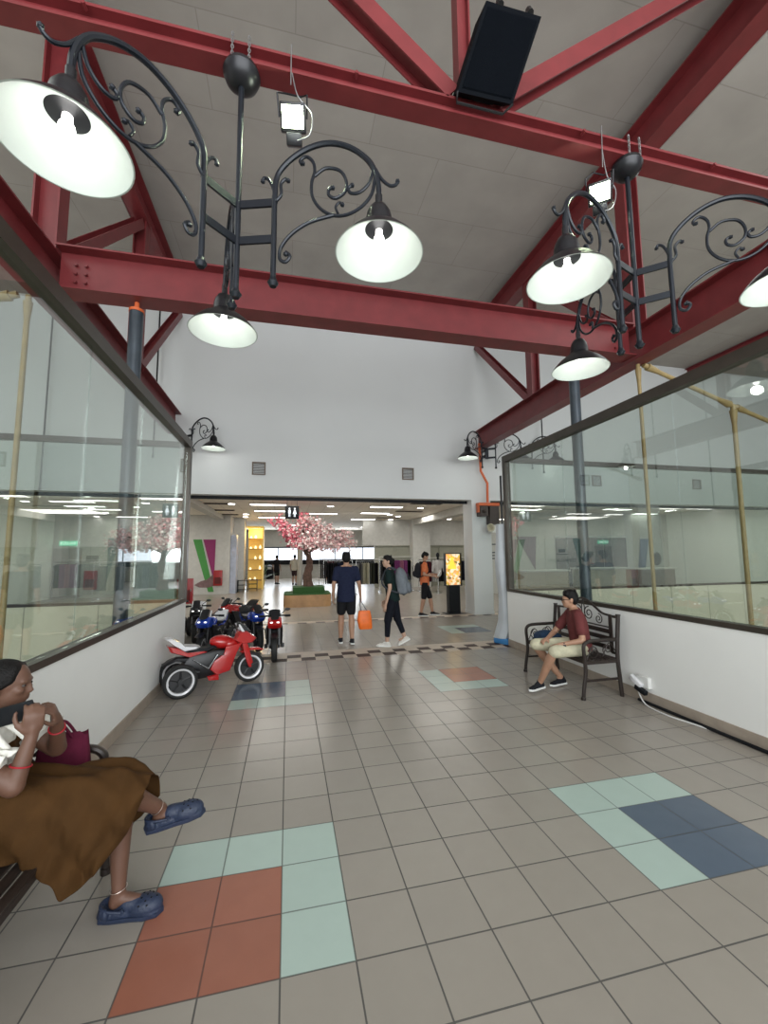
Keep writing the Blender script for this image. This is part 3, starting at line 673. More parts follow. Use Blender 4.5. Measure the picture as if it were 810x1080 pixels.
# ------------------------------------------------------------------ people
def skinmat(n, c): return mat(n, c, 0.55, var=0.08, scale=12)
def cloth(n, c, var=0.12, sc=20): return mat(n, c, 0.85, var=var, scale=sc, bump=0.25, bscale=60, spec=0.15)
M_hair = mat('black_hair', (0.006, 0.005, 0.005), 0.6, var=0.4, scale=40, bump=0.5, bscale=150, spec=0.2)
M_eyew = mat('eye_white', (0.10, 0.09, 0.085), 0.6, spec=0.2); M_eyed = mat('eye_dark', (0.02, 0.012, 0.01), 0.15)
def frame_from(fwd, up=(0, 0, 1)):
    f = V(fwd).normalized(); u = V(up); r = f.cross(u).normalized(); u = r.cross(f).normalized()
    return Matrix((r, f, u)).transposed()      # local x right, y forward, z up
def hand(mb, wr, d, pn, thumb, k=1.0, curl=0.5, curls=None):
    """wr wrist, d finger direction, pn palm normal (curl towards it), thumb: unit vector side of the thumb"""
    d = V(d).normalized(); pn = V(pn); pn = (pn - d * pn.dot(d)).normalized(); sd = V(thumb); sd = (sd - d * sd.dot(d) - pn * sd.dot(pn)).normalized()
    wr = V(wr); pl = 0.085 * k
    R = Matrix((sd, d, pn)).transposed()
    mb.ell(wr + d * pl * 0.55, (0.041 * k, 0.052 * k, 0.016 * k), R); mb.box(wr + d * pl * 0.55, (0.066 * k, 0.07 * k, 0.020 * k), R, 0.006 * k)
    mb.cap(wr - d * 0.01, wr + d * 0.03 * k, 0.024 * k, 0.022 * k)
    for i, (off, ln) in enumerate(((0.030, 0.072), (0.010, 0.080), (-0.010, 0.075), (-0.029, 0.060))):
        c = curls[i] if curls else curl
        p = wr + d * pl * (0.98 - 0.03 * abs(i - 1)) + sd * off * k; a = 0.25 * c; r = 0.0088 * k
        mb.cap(p - d * 0.02 * k, p, r * 1.1, r * 1.05, 8)
        for j, fr in enumerate((0.45, 0.32, 0.25)):
            a += c * (0.55 if j else 0.35)
            q = p + (d * math.cos(a) + pn * math.sin(a) + sd * off * 1.2) * ln * fr * k
            mb.cap(p, q, r * (1.03 - 0.1 * j), r * (0.95 - 0.1 * j), 8); p = q
    p0 = wr + d * 0.02 * k + sd * 0.026 * k; p1 = p0 + (sd * 0.75 + d * 0.65 + pn * 0.3).normalized() * 0.035 * k; p2 = p1 + (d * 0.85 + sd * 0.35 + pn * 0.45).normalized() * 0.030 * k; p3 = p2 + (d * 0.95 + pn * 0.4 - sd * 0.05).normalized() * 0.024 * k
    mb.cap(p0, p1, 0.014 * k, 0.0115 * k, 8); mb.cap(p1, p2, 0.0112 * k, 0.010 * k, 8); mb.cap(p2, p3, 0.010 * k, 0.0082 * k, 8)
def head_geo(mb, c, F, k=1.0):
    """c centre of the head, F = frame matrix"""
    W = lambda x, y, z: V(c) + F @ V((x * k, y * k, z * k))
    mb.ell(W(0, -0.012, 0.022), (0.074 * k, 0.094 * k, 0.090 * k), F, 3)
    mb.ell(W(0, 0.018, -0.030), (0.060 * k, 0.070 * k, 0.072 * k), F, 3)
    mb.ell(W(0, 0.045, -0.078), (0.034 * k, 0.036 * k, 0.026 * k), F)           # chin
    mb.ell(W(0, 0.074, 0.024), (0.046 * k, 0.014 * k, 0.014 * k), F)            # brow
    mb.cap(W(0, 0.084, 0.008), W(0, 0.097, -0.022), 0.0065 * k, 0.010 * k); mb.ell(W(0, 0.091, -0.027), (0.015 * k, 0.011 * k, 0.008 * k), F)
    mb.ell(W(0, 0.082, -0.049), (0.024 * k, 0.010 * k, 0.0055 * k), F); mb.ell(W(0, 0.080, -0.059), (0.021 * k, 0.011 * k, 0.0065 * k), F)
    for sx in (-1, 1):
        mb.ell(W(sx * 0.036, 0.060, -0.015), (0.024 * k, 0.024 * k, 0.020 * k), F)
        mb.ell(W(sx * 0.077, -0.008, -0.005), (0.009 * k, 0.019 * k, 0.031 * k), F); mb.ell(W(sx * 0.080, -0.014, 0.010), (0.009 * k, 0.012 * k, 0.014 * k), F)
def eyes(parent, c, F, k=1.0):
    W = lambda x, y, z: V(c) + F @ V((x * k, y * k, z * k))
    for sx in (-1, 1):
        m = MB(); m.use(M_eyew).ell(W(sx * 0.030, 0.0745, 0.006), (0.0125 * k, 0.0065 * k, 0.0055 * k), F); m.use(M_eyed).ell(W(sx * 0.030, 0.0775, 0.006), (0.0075 * k, 0.005 * k, 0.0057 * k), F)
        m.build('eye', None, parent)
def hair_geo(mb, c, F, k=1.0, style='short'):
    W = lambda x, y, z: V(c) + F @ V((x * k, y * k, z * k))
    mb.ell(W(0, -0.022, 0.048), (0.082 * k, 0.092 * k, 0.078 * k), F, 3)
    mb.ell(W(0, -0.050, 0.012), (0.081 * k, 0.064 * k, 0.082 * k), F, 3)
    mb.ell(W(0, -0.012, 0.068), (0.080 * k, 0.088 * k, 0.068 * k), F, 3)
    for i in range(16):
        a = i * 2.4; mb.ell(W(0.052 * math.cos(a), -0.015 + 0.062 * math.sin(a), 0.118 - 0.003 * i), 0.022 * k)
    for sx in (-1, 1): mb.cap(W(sx * 0.072, 0.012, 0.05), W(sx * 0.076, 0.010, 0.012), 0.014 * k, 0.008 * k)
    for i in range(9):
        a = -1.2 + 2.4 * i / 8
        mb.cap(W(0.050 * math.sin(a), 0.020 + 0.030 * math.cos(a), 0.100), W(0.070 * math.sin(a), 0.028 + 0.040 * math.cos(a), 0.074 - 0.008 * (i % 2)), 0.024 * k, 0.011 * k, 8)
    if style == 'bun': mb.ell(W(0, -0.12, 0.03), 0.036 * k, None)
    if style == 'long':
        mb.cap(W(0, -0.085, 0.02), W(0, -0.10, -0.10), 0.06 * k, 0.05 * k); mb.cap(W(0, -0.10, -0.10), W(0, -0.10, -0.24), 0.05 * k, 0.03 * k)
    if style == 'bob': mb.cap(W(0, -0.07, 0.0), W(0, -0.075, -0.07), 0.062 * k, 0.05 * k)
def shoe(parent, ankle, toe_dir, m_up, m_sole, k=1.0, pitch=0.0):
    a = V(ankle); d = V((toe_dir[0], toe_dir[1], 0)).normalized(); d = (d * math.cos(pitch) + V((0, 0, math.sin(pitch)))).normalized()
    F = frame_from(d, (0, 0, 1) if abs(d.z) < 0.9 else (d.x, d.y, 0)); u = F @ V((0, 0, 1)); b = a - u * 0.075 * k
    u2 = MB(); u2.cap(b - d * 0.035 * k + u * 0.035 * k, a + u * 0.005 * k, 0.036 * k, 0.040 * k); u2.cap(b - d * 0.03 * k + u * 0.033 * k, b + d * 0.13 * k + u * 0.028 * k, 0.036 * k, 0.034 * k)
    u2.ell(b + d * 0.15 * k + u * 0.022 * k, (0.043 * k, 0.055 * k, 0.028 * k), F); u2.cap(a + d * 0.01, b + d * 0.10 * k + u * 0.035 * k, 0.033 * k, 0.026 * k)
    o = remesh(u2.build('shoe', m_up, parent), 0.007, 3)
    s = MB(); ring = [(-0.075, 0.0), (-0.06, 0.036), (0.0, 0.036), (0.08, 0.040), (0.14, 0.047), (0.19, 0.034), (0.213, 0.0), (0.19, -0.034), (0.14, -0.047), (0.08, -0.040), (0.0, -0.036), (-0.06, -0.036)]
    R = [[b + d * p * k + (F @ V((1, 0, 0))) * q * k * sc + u * z * k for p, q in ring] for z, sc in ((-0.001, 0.92), (0.012, 1.0), (0.022, 0.98))]
    s.loft(R); s.build('sole', m_sole, o)
    return o
def person(label, loc, J, headf, sm, wear, k=1.0, hair='short', vox=0.011, hands=None, name='person', cap_m=None, face=True, group=None):
    """J world joints: pelvis chest neck head shL shR elL elR haL haR hipL hipR knL knR anL anR toL toR (toe directions)"""
    t = empty(name, loc, label, 'person', group); J = {a: V(b) for a, b in J.items()}
    F = frame_from(headf)
    b = MB(); pf = (J['chest'] - J['pelvis']); lat = (J['shR'] - J['shL']).normalized(); tf = lat.cross(pf.normalized()).normalized()
    tf = -tf if tf.dot(V(headf)) < 0 and abs(tf.dot(V(headf))) > 0.3 else tf
    TF = Matrix((lat, pf.normalized().cross(lat), pf.normalized())).transposed()
    b.ell(J['pelvis'], (0.155 * k, 0.105 * k, 0.115 * k), TF); b.ell(J['chest'], (0.150 * k, 0.100 * k, 0.150 * k), TF); b.cap(J['pelvis'], J['chest'], 0.11 * k, 0.105 * k)
    b.cap(J['chest'] + (J['neck'] - J['chest']) * 0.6, J['neck'] + (J['head'] - J['neck']) * 0.5, 0.058 * k, 0.050 * k)
    for s in 'LR':
        b.cap(J['sh' + s], J['neck'], 0.050 * k, 0.045 * k); b.cap(J['sh' + s], J['el' + s], 0.049 * k, 0.038 * k); b.cap(J['el' + s], J['ha' + s], 0.038 * k, 0.024 * k)
        b.cap(J['chest'], J['sh' + s], 0.08 * k, 0.055 * k)
        b.cap(J['hip' + s], J['kn' + s], 0.084 * k, 0.053 * k); mid = J['kn' + s].lerp(J['an' + s], 0.3); b.cap(J['kn' + s], mid, 0.053 * k, 0.058 * k); b.cap(mid, J['an' + s], 0.058 * k, 0.036 * k)
        td = V((J['to' + s].x, J['to' + s].y, 0)).normalized()
        b.cap(J['an' + s], J['an' + s] + td * 0.11 * k - V((0, 0, 0.045 * k)), 0.032 * k, 0.026 * k)
        hd = hands[s] if hands and s in hands else ((J['ha' + s] - J['el' + s]).normalized(), (J['pelvis'] - J['ha' + s]), V(headf), 0.6)
        hand(b, J['ha' + s], hd[0], hd[1], hd[2], k, hd[3])
    head_geo(b, J['head'], F, k)
    remesh(b.build('body', sm, t), vox, 3)
    if face: eyes(t, J['head'], F, k)
    h = MB(); hair_geo(h, J['head'], F, k, hair); ho = remesh(h.build('hair', M_hair, t), 0.009, 3)
    if 'top' in wear:
        m2, sl, low = wear['top']; g = MB(); e = 0.016 * k
        rings = []
        for q, hw, hd in ((low - 0.02, 0.178, 0.128), (low + 0.12, 0.180, 0.130), (0.45, 0.165, 0.122), (0.9, 0.172, 0.124), (1.15, 0.175, 0.115), (1.38, 0.150, 0.092), (1.50, 0.09, 0.075), (1.60, 0.066, 0.062)):
            c0 = J['pelvis'] + pf * q; rings.append([c0 + TF @ V((hw * k * math.cos(2 * PI * i / 24), hd * k * math.sin(2 * PI * i / 24), 0)) for i in range(24)])
        g.loft(rings)
        for s in 'LR':
            g.cap(J['chest'], J['sh' + s], 0.08 * k + e, 0.052 * k + e); g.cap(J['sh' + s], J['neck'].lerp(J['chest'], 0.15), 0.05 * k + e * 0.8, 0.044 * k + e * 0.6)
            g.cap(J['sh' + s], J['sh' + s].lerp(J['el' + s], sl), 0.050 * k + e, 0.049 * k + e)
        remesh(g.build('shirt', m2, t), 0.012, 4)
    if 'bottom' in wear:
        m2, ln = wear['bottom']; g = MB(); e = 0.015 * k
        g.ell(J['pelvis'], (0.158 * k + e, 0.108 * k + e, 0.115 * k + e), TF)
        for s in 'LR':
            kn = J['hip' + s].lerp(J['kn' + s], min(ln, 1.0)); g.cap(J['hip' + s], kn, 0.086 * k + e, (0.086 - 0.026 * min(ln, 1)) * k + e * 1.2)
            if ln > 1: g.cap(J['kn' + s], J['kn' + s].lerp(J['an' + s], ln - 1), 0.054 * k + e * 0.8, 0.044 * k + e * 0.6)
        remesh(g.build('trousers' if ln > 1 else 'shorts', m2, t), 0.012, 4)
    if 'shoes' in wear:
        up, so, pit = wear['shoes']
        for s in 'LR': shoe(t, J['an' + s], J['to' + s], up, so, k, pit[s])
    return t, F
def standing(x, y, hd, H, stepL=0.0, stepR=0.0, liftL=0, liftR=0, haL=None, haR=None, lean=0.0):
    """joints of a walking figure; hd = heading (radians, direction faced), steps along it"""
    k = H / 1.72; f = V((math.cos(hd), math.sin(hd), 0)); r = V((math.sin(hd), -math.cos(hd), 0)); o = V((x, y, 0)); z = lambda a: V((0, 0, a * k))
    J = dict(pelvis=o + z(0.93), chest=o + z(1.26) + f * lean, neck=o + z(1.46) + f * lean * 1.3, head=o + z(1.605) + f * (0.02 + lean * 1.6))
    for s, sg, st, lf, ho in (('L', -1, stepL, liftL, haL), ('R', 1, stepR, liftR, haR)):
        J['sh' + s] = o + r * sg * 0.18 * k + z(1.40) + f * lean * 1.1; J['el' + s] = o + r * sg * 0.245 * k + z(1.12) + f * (-0.03 + lean)
        J['ha' + s] = o + r * sg * 0.25 * k + z(0.88) + f * (0.04 + lean) if ho is None else o + f * ho[0] + r * ho[1] + z(ho[2])
        J['hip' + s] = o + r * sg * 0.085 * k + z(0.88); J['kn' + s] = o + r * sg * 0.095 * k + z(0.49 + lf * 0.3) + f * (st * 0.55 + 0.03 + lf * 0.3)
        J['an' + s] = o + r * sg * 0.10 * k + z(0.08 + lf) + f * st; J['to' + s] = f
    return J, k
SK1 = skinmat('skin_tan', (0.38, 0.21, 0.135)); SK2 = skinmat('skin_brown', (0.125, 0.060, 0.038)); SK3 = skinmat('skin_pale', (0.45, 0.28, 0.20))
M_whsole = mat('white_sole', (0.75, 0.75, 0.73), 0.5); M_blshoe = cloth('black_shoe', (0.015, 0.016, 0.02)); M_whshoe = cloth('white_shoe', (0.62, 0.60, 0.56))

# man sitting on the right bench
J = dict(pelvis=(3.44, 4.43, 0.52), chest=(3.42, 4.46, 0.80), neck=(3.385, 4.46, 0.965), head=(3.335, 4.46, 1.065), shL=(3.345, 4.325, 0.90), shR=(3.47, 4.62, 0.90),
         elL=(3.30, 4.22, 0.63), elR=(3.28, 4.72, 0.64), haL=(3.08, 4.34, 0.575), haR=(3.09, 4.58, 0.60), hipL=(3.40, 4.36, 0.515), hipR=(3.40, 4.54, 0.515), knL=(2.99, 4.33, 0.50), knR=(2.96, 4.66, 0.52),
         anL=(2.95, 4.56, 0.10), anR=(3.33, 4.68, 0.085), toL=(-1, -0.35, 0), toR=(-1, -0.2, 0))
J['shL'], J['shR'] = V(J['shL']), V(J['shR'])
t, F = person('man in maroon shirt and beige shorts sitting on right bench looking left', (3.3, 4.5, 0), J, (-1, 0.5, -0.05), SK1,
       dict(top=(cloth('maroon_cloth', (0.13, 0.035, 0.035)), 0.66, -0.12), bottom=(cloth('khaki_cloth', (0.50, 0.47, 0.34)), 0.96), shoes=(M_blshoe, M_whsole, {'L': 0, 'R': 0})), 0.93,
       hands={'L': (V((-0.9, 0.45, -0.2)), V((0, 0, -1)), V((0.3, 1, 0)), 0.8), 'R': (V((-0.9, -0.3, -0.2)), V((0, 0, -1)), V((0.3, -1, 0)), 0.8)})
m = MB(); W = lambda x, y, z: V(J['head']) + F @ V((x * .93, y * .93, z * .93))
for sx in (-1, 1):
    m.tube([W(sx * 0.03 + 0.026 * math.cos(a), 0.094, 0.004 + 0.018 * math.sin(a)) for a in [i * PI / 6 for i in range(12)]], 0.0022, 6, True); m.tube([W(sx * 0.056, 0.092, 0.008), W(sx * 0.080, 0.0, 0.012)], 0.0022, 6)
m.tube([W(-0.006, 0.095, 0.008), W(0.006, 0.095, 0.008)], 0.0022, 6); m.build('glasses', M_black, t)
m = MB(); m.cyl((3.115, 4.322, 0.562), (3.14, 4.31, 0.57), 0.029, seg=16); m.box((3.125, 4.31, 0.597), (0.034, 0.03, 0.012), None, 0.003); m.build('wrist_watch', M_blackm, t)
# navy bag lying on the bench
t = empty('bag', (3.36, 4.97, 0.43), 'navy blue soft bag lying on right bench beside the man', 'bag')
m = MB(); m.ell((3.36, 4.97, 0.525), (0.18, 0.21, 0.095)); m.ell((3.33, 4.90, 0.535), (0.15, 0.13, 0.10)); m.ell((3.42, 5.03, 0.50), (0.10, 0.12, 0.06)); remesh(m.build('bag_body', cloth('navy_bag_cloth', (0.025, 0.05, 0.10)), t), 0.012, 3)
m = MB(); m.tube(smooth_path([(3.24, 4.87, 0.53), (3.17, 4.90, 0.52), (3.17, 5.02, 0.50), (3.25, 5.07, 0.52)]), 0.010, 8); m.build('handle', cloth('navy_strap', (0.015, 0.03, 0.06)), t)

# walking man with the orange bag
J, k = standing(1.07, 7.78, PI / 2 - 0.05, 1.66, 0.08, -0.12, 0, 0.01, haR=(0.03, 0.27, 0.87))
t, F = person('man in navy shirt and black shorts walking away with orange bag', (1.07, 7.78, 0), J, (0.12, 1, 0.05), SK1,
       dict(top=(cloth('navy_cloth', (0.014, 0.018, 0.042)), 0.62, -0.42), bottom=(cloth('black_cloth', (0.012, 0.012, 0.014)), 0.72), shoes=(M_blshoe, M_whsole, {'L': 0, 'R': -0.1})), k * 1.04)
hx = V(J['haR'])
t = empty('shopping_bag', (hx.x + 0.06, hx.y, 0.2), 'bright orange shopping bag carried in the walking mans right hand', 'bag')
m = MB(); c = V((hx.x + 0.075, hx.y + 0.01, 0)); rr = []
for z, sx, sy in ((0.24, 0.11, 0.045), (0.26, 0.125, 0.055), (0.40, 0.135, 0.05), (0.52, 0.12, 0.035), (0.58, 0.105, 0.018)):
    n = 20; rr.append([(c.x + (0.02 if z < 0.3 else 0.0) + sx * math.copysign(abs(math.cos(2 * PI * i / n)) ** 0.6, math.cos(2 * PI * i / n)) * (1 + 0.03 * math.sin(5 * i)), c.y + sy * math.copysign(abs(math.sin(2 * PI * i / n)) ** 0.6, math.sin(2 * PI * i / n)), z) for i in range(n)])
m.loft(rr); m.build('bag_body', mat('orange_bag', (0.85, 0.16, 0.015), 0.5, var=0.1, scale=14, bump=0.3), t)
for dy in (-0.012, 0.014):
    m = MB(); m.tube(smooth_path([(c.x - 0.06, c.y + dy, 0.575), (hx.x - 0.01, c.y + dy, 0.70), (hx.x, hx.y + dy, 0.80), (hx.x + 0.03, c.y + dy, 0.72), (c.x + 0.05, c.y + dy, 0.575)]), 0.006, 6); m.build('handle', mat('grey_handle', (0.12, 0.13, 0.16), 0.6), t)

# woman with the grey backpack
J, k = standing(1.86, 7.36, math.radians(158), 1.60, 0.10, -0.20, 0.0, 0.06, haL=(0.10, -0.22, 0.80), haR=(0.16, 0.10, 0.84), lean=0.05)
t, F = person('woman in dark tee and cropped black trousers wearing grey backpack', (1.86, 7.36, 0), J, (-1, 0.05, 0.0), SK3,
       dict(top=(cloth('dark_green_cloth', (0.009, 0.020, 0.019)), 0.6, -0.25), bottom=(cloth('black_trouser_cloth', (0.008, 0.009, 0.014)), 1.68), shoes=(M_whshoe, M_whsole, {'L': 0, 'R': -0.5})), k, 'bun')
fb = V((math.cos(math.radians(158)), math.sin(math.radians(158)), 0)); bk = -fb; rt = V((fb.y, -fb.x, 0))
def backpack(label, J, fwd, k, m_b, m_s, cat='backpack', off=0.20):
    rt = V((fwd.y, -fwd.x, 0)); up = (J['neck'] - J['pelvis']).normalized(); R = Matrix((rt, fwd, up)).transposed(); c = J['chest'] - fwd * off * k - up * 0.03
    t = empty('backpack', c - V((0, 0, 0.2)), label, cat)
    m = MB(); m.ell(c, (0.165 * k, 0.12 * k, 0.25 * k), R); m.box(c - up * 0.04 * k, (0.28 * k, 0.18 * k, 0.36 * k), R, 0.05 * k); remesh(m.build('pack_body', m_b, t), 0.012, 4)
    m = MB(); m.ell(c - fwd * 0.10 * k - up * 0.10 * k, (0.11 * k, 0.06 * k, 0.11 * k), R); remesh(m.build('front_pocket', m_b, t), 0.012, 3)
    m = MB()
    m.tube(smooth_path([c - fwd * 0.125 * k + up * 0.16 * k - rt * 0.10, c - fwd * 0.16 * k + up * 0.0 - rt * 0.06, c - fwd * 0.15 * k - up * 0.18 * k - rt * 0.03]), 0.007, 6); m.build('zip', m_s, t)
    for sg in (-1, 1):
        sh = J['neck'].lerp(J['shR' if sg > 0 else 'shL'], 0.62)
        m = MB(); pts = smooth_path([c + up * 0.19 * k + fwd * 0.07 + rt * sg * 0.08, sh + V((0, 0, 0.062 * k)), sh + fwd * 0.10 * k - up * 0.06 * k, J['chest'] + fwd * 0.128 * k + rt * sg * 0.12 * k - up * 0.06 * k, J['chest'] + fwd * 0.02 * k + rt * sg * 0.185 * k - up * 0.16 * k, c + rt * sg * 0.13 * k - up * 0.19 * k + fwd * 0.06])
        m.tube(pts, 0.015, 8); m.build('strap', m_s, t)
    return t
M_gpack = cloth('grey_pack_cloth', (0.15, 0.165, 0.185)); M_gstrap = cloth('dark_strap', (0.05, 0.055, 0.065))
backpack('bulging grey backpack worn by the woman in cropped trousers', J, fb, k * 1.12, M_gpack, M_gstrap)

# man in orange near the poster stand
J, k = standing(3.56, 10.62, math.radians(-15), 1.66, 0.20, -0.12, 0, 0, haL=(0.26, -0.05, 1.12), haR=(0.24, 0.16, 1.08))
t, F = person('man in orange shirt and black shorts reading near the poster stand', (3.56, 10.62, 0), J, (0.85, -0.2, -0.45), SK1,
       dict(top=(cloth('orange_cloth', (0.62, 0.17, 0.07)), 0.6, -0.3), bottom=(cloth('black_cloth', (0.012, 0.012, 0.014)), 0.95), shoes=(M_blshoe, M_whsole, {'L': 0, 'R': 0})), k)
fo = V((math.cos(math.radians(-15)), math.sin(math.radians(-15)), 0))
backpack('black backpack worn by the man in orange shirt', J, fo, k * 0.9, cloth('black_pack', (0.02, 0.02, 0.024)), cloth('black_pack_strap', (0.012, 0.012, 0.014)))
m = MB(); hh = V(J['haL']).lerp(V(J['haR']), 0.5) + fo * 0.12 + V((0, 0, 0.05)); m.box(hh, (0.02, 0.24, 0.17), Matrix.Rotation(math.radians(-15), 3, 'Z') @ Matrix.Rotation(0.5, 3, 'Y'), 0.003); m.box(hh + V((0.012, 0, 0.01)), (0.012, 0.22, 0.15), Matrix.Rotation(math.radians(-15), 3, 'Z') @ Matrix.Rotation(0.3, 3, 'Y'), 0.003)
tag(m.build('leaflet', mat('white_paper', (0.75, 0.75, 0.72), 0.6)), 'white folded leaflet held by the man in orange shirt', 'leaflet')

# two far figures by the window
J, k = standing(-0.60, 24.0, math.radians(60), 1.58, 0.06, -0.02)
person('person in dark top and shorts standing far off by the window', (-0.60, 24.0, 0), J, (0.5, 1, 0), SK1, dict(top=(cloth('dark_top', (0.02, 0.02, 0.024)), 0.6, -0.3), bottom=(cloth('black_cloth', (0.01, 0.01, 0.01)), 0.8), shoes=(M_blshoe, M_blshoe, {'L': 0, 'R': 0})), k, vox=0.018)
J, k = standing(0.36, 23.2, math.radians(75), 1.60, 0.06, -0.06)
person('person in pale shirt and dark shorts far off near the tree', (0.36, 23.2, 0), J, (-0.2, 1, 0), SK1, dict(top=(cloth('pale_shirt', (0.55, 0.53, 0.48)), 0.6, -0.3), bottom=(cloth('plum_shorts', (0.05, 0.03, 0.035)), 0.8), shoes=(M_blshoe, M_blshoe, {'L': 0, 'R': 0})), k, vox=0.018)

# ---- woman on the left bench, phone in her hands
t = empty('person', (-1.15, 2.2, 0), 'woman in long brown dress sitting on left bench talking into phone', 'person')
HC = V((-1.185, 2.20, 1.085)); HF = frame_from((1, 0.06, -0.10)); k = 0.93
b = MB()
TFm = frame_from((1, 0, 0.1))
pel = V((-1.22, 2.20, 0.56)); che = V((-1.27, 2.20, 0.82)); nec = V((-1.245, 2.20, 0.955))
b.ell(pel, (0.15, 0.12, 0.11), TFm); b.ell(che, (0.145, 0.105, 0.15), TFm); b.cap(pel, che, 0.12, 0.11); b.cap(nec - V((0.01, 0, 0.05)), HC - V((0.02, 0, 0.04)), 0.052, 0.048)
Jw = dict(shR=(-1.28, 2.04, 0.91), elR=(-1.05, 2.03, 0.735), haR=(-1.015, 2.065, 0.915), shL=(-1.28, 2.37, 0.91), elL=(-1.045, 2.34, 0.75), haL=(-0.99, 2.20, 0.915),
          hipR=(-1.16, 2.11, 0.55), knR=(-0.76, 2.20, 0.605), anR=(-0.600, 2.40, 0.385), hipL=(-1.16, 2.29, 0.53), knL=(-0.76, 2.34, 0.49), anL=(-0.735, 2.285, 0.115))
Jw = {a: V(c) for a, c in Jw.items()}
for s in 'LR':
    b.cap(che, Jw['sh' + s], 0.085, 0.055); b.cap(Jw['sh' + s], nec, 0.048, 0.045)
    b.cap(Jw['sh' + s], Jw['el' + s], 0.052, 0.041); b.cap(Jw['el' + s], Jw['ha' + s], 0.039, 0.024)
    b.cap(Jw['hip' + s], Jw['kn' + s], 0.085, 0.056); mid = Jw['kn' + s].lerp(Jw['an' + s], 0.3); b.cap(Jw['kn' + s], mid, 0.05, 0.051); b.cap(mid, Jw['an' + s], 0.051, 0.029)
# feet inside the clogs
fR = V((1, 0.12, 0.16)).normalized(); fL = V((1, -0.05, 0.0)).normalized()
for an, fd in ((Jw['anR'], fR), (Jw['anL'], fL)): b.cap(an, an + V((0, 0, -0.045)) + fd * -0.01, 0.030, 0.030); b.cap(an + V((0, 0, -0.03)), an + fd * 0.12 + V((0, 0, -0.06)), 0.030, 0.022)
head_geo(b, HC, HF, k)
hand(b, Jw['haR'], (0.10, -0.10, 1), (-0.55, 1.0, 0.1), (-1, -0.4, 0.2), 0.98, curls=[1.15, 1.2, 1.25, 1.3])
hand(b, Jw['haL'], (0.0, -0.55, 0.9), (-1.0, -0.5, 0), (-0.3, -0.6, 0.7), 0.95, curls=[1.2, 1.2, 1.25, 1.3])
remesh(b.build('body', SK2, t), 0.0065, 4)
eyes(t, HC, HF, k)
h = MB(); W = lambda x, y, z: HC + HF @ V((x * k, y * k, z * k))
h.ell(W(0, -0.025, 0.040), (0.082 * k, 0.095 * k, 0.078 * k), HF, 3); h.ell(W(0, -0.055, 0.0), (0.078 * k, 0.062 * k, 0.080 * k), HF, 3)
for sx in (-1, 1):
    h.cap(W(sx * 0.030, 0.026, 0.084), W(sx * 0.068, 0.030, 0.034), 0.018 * k, 0.016 * k); h.cap(W(sx * 0.070, 0.03, 0.035), W(sx * 0.074, -0.03, -0.02), 0.014 * k, 0.016 * k)
h.cap(W(0, -0.10, -0.02), W(0.0, -0.12, -0.13), 0.05, 0.045); h.cap(W(0, -0.12, -0.13), W(-0.02, -0.12, -0.30), 0.045, 0.02)
remesh(h.build('hair', M_hair, t), 0.006, 4)
for s, z in (('R', 0.30), ('L', 0.72)):
    p = Jw['el' + s].lerp(Jw['ha' + s], 0.40 if s == 'R' else 0.75); d = (Jw['ha' + s] - Jw['el' + s]).normalized(); R = d.to_track_quat('Z', 'Y').to_matrix()
    m = MB(); rad = 0.036 if s == 'R' else 0.030; m.tube([p + R @ V((rad * math.cos(a), rad * math.sin(a), 0)) for a in [i * PI / 10 for i in range(20)]], 0.0035, 6, True); m.build('bracelet', mat('red_thread', (0.35, 0.01, 0.02), 0.5), t)
p = Jw['anR'].lerp(Jw['knR'], 0.09); d = (Jw['anR'] - Jw['knR']).normalized(); R = d.to_track_quat('Z', 'Y').to_matrix()
m = MB(); m.tube([p + R @ V((0.034 * math.cos(a), 0.034 * math.sin(a), 0)) for a in [i * PI / 10 for i in range(20)]], 0.0014, 6, True); m.build('anklet', mat('silver_chain', (0.6, 0.5, 0.45), 0.3, metal=0.8), t)
p = Jw['anL'] + V((0, 0, 0.01)); m = MB(); m.tube([p + V((0.034 * math.cos(a), 0.034 * math.sin(a), 0.006 * math.cos(a))) for a in [i * PI / 10 for i in range(20)]], 0.0014, 6, True); m.build('anklet', MATS['silver_chain'], t)
# white ruffled blouse
M_blouse = mat('white_blouse', (0.72, 0.70, 0.64), 0.8, var=0.06, scale=30, bump=0.5, bscale=60)
m = MB()
m.ell(che + V((0, 0, 0.03)), (0.160, 0.118, 0.145), TFm)
for s in 'LR':
    sh = Jw['sh' + s]; el = Jw['el' + s]; m.cap(che, sh, 0.09, 0.066); m.cap(sh, sh.lerp(el, 0.5), 0.075, 0.082); m.cap(sh, nec + V((0.0, 0, -0.02)), 0.052, 0.055)
m.ell(nec + V((0.03, 0, -0.045)), (0.06, 0.10, 0.03))
remesh(m.build('blouse', M_blouse, t), 0.009, 3)
for s in 'LR':      # gathered frill at each sleeve end
    sh = Jw['sh' + s]; el = Jw['el' + s]; d = (el - sh).normalized(); R = d.to_track_quat('Z', 'Y').to_matrix(); c = sh.lerp(el, 0.52); seg = 72; rings = []
    for i in range(7):
        q = i / 6; r = 0.076 + 0.022 * q; amp = 0.002 + 0.010 * q
        rings.append([c + d * (q * 0.055) + R @ V(((r + amp * math.sin(13 * a + q)) * math.cos(a), (r + amp * math.sin(13 * a + q)) * math.sin(a), 0.006 * math.sin(9 * a) * q)) for a in [2 * PI * j / seg for j in range(seg)]])
    m = MB(); m.loft(rings, cap=False); o = m.build('sleeve_frill', M_blouse, t); so = o.modifiers.new('thick', 'SOLIDIFY'); so.thickness = 0.003
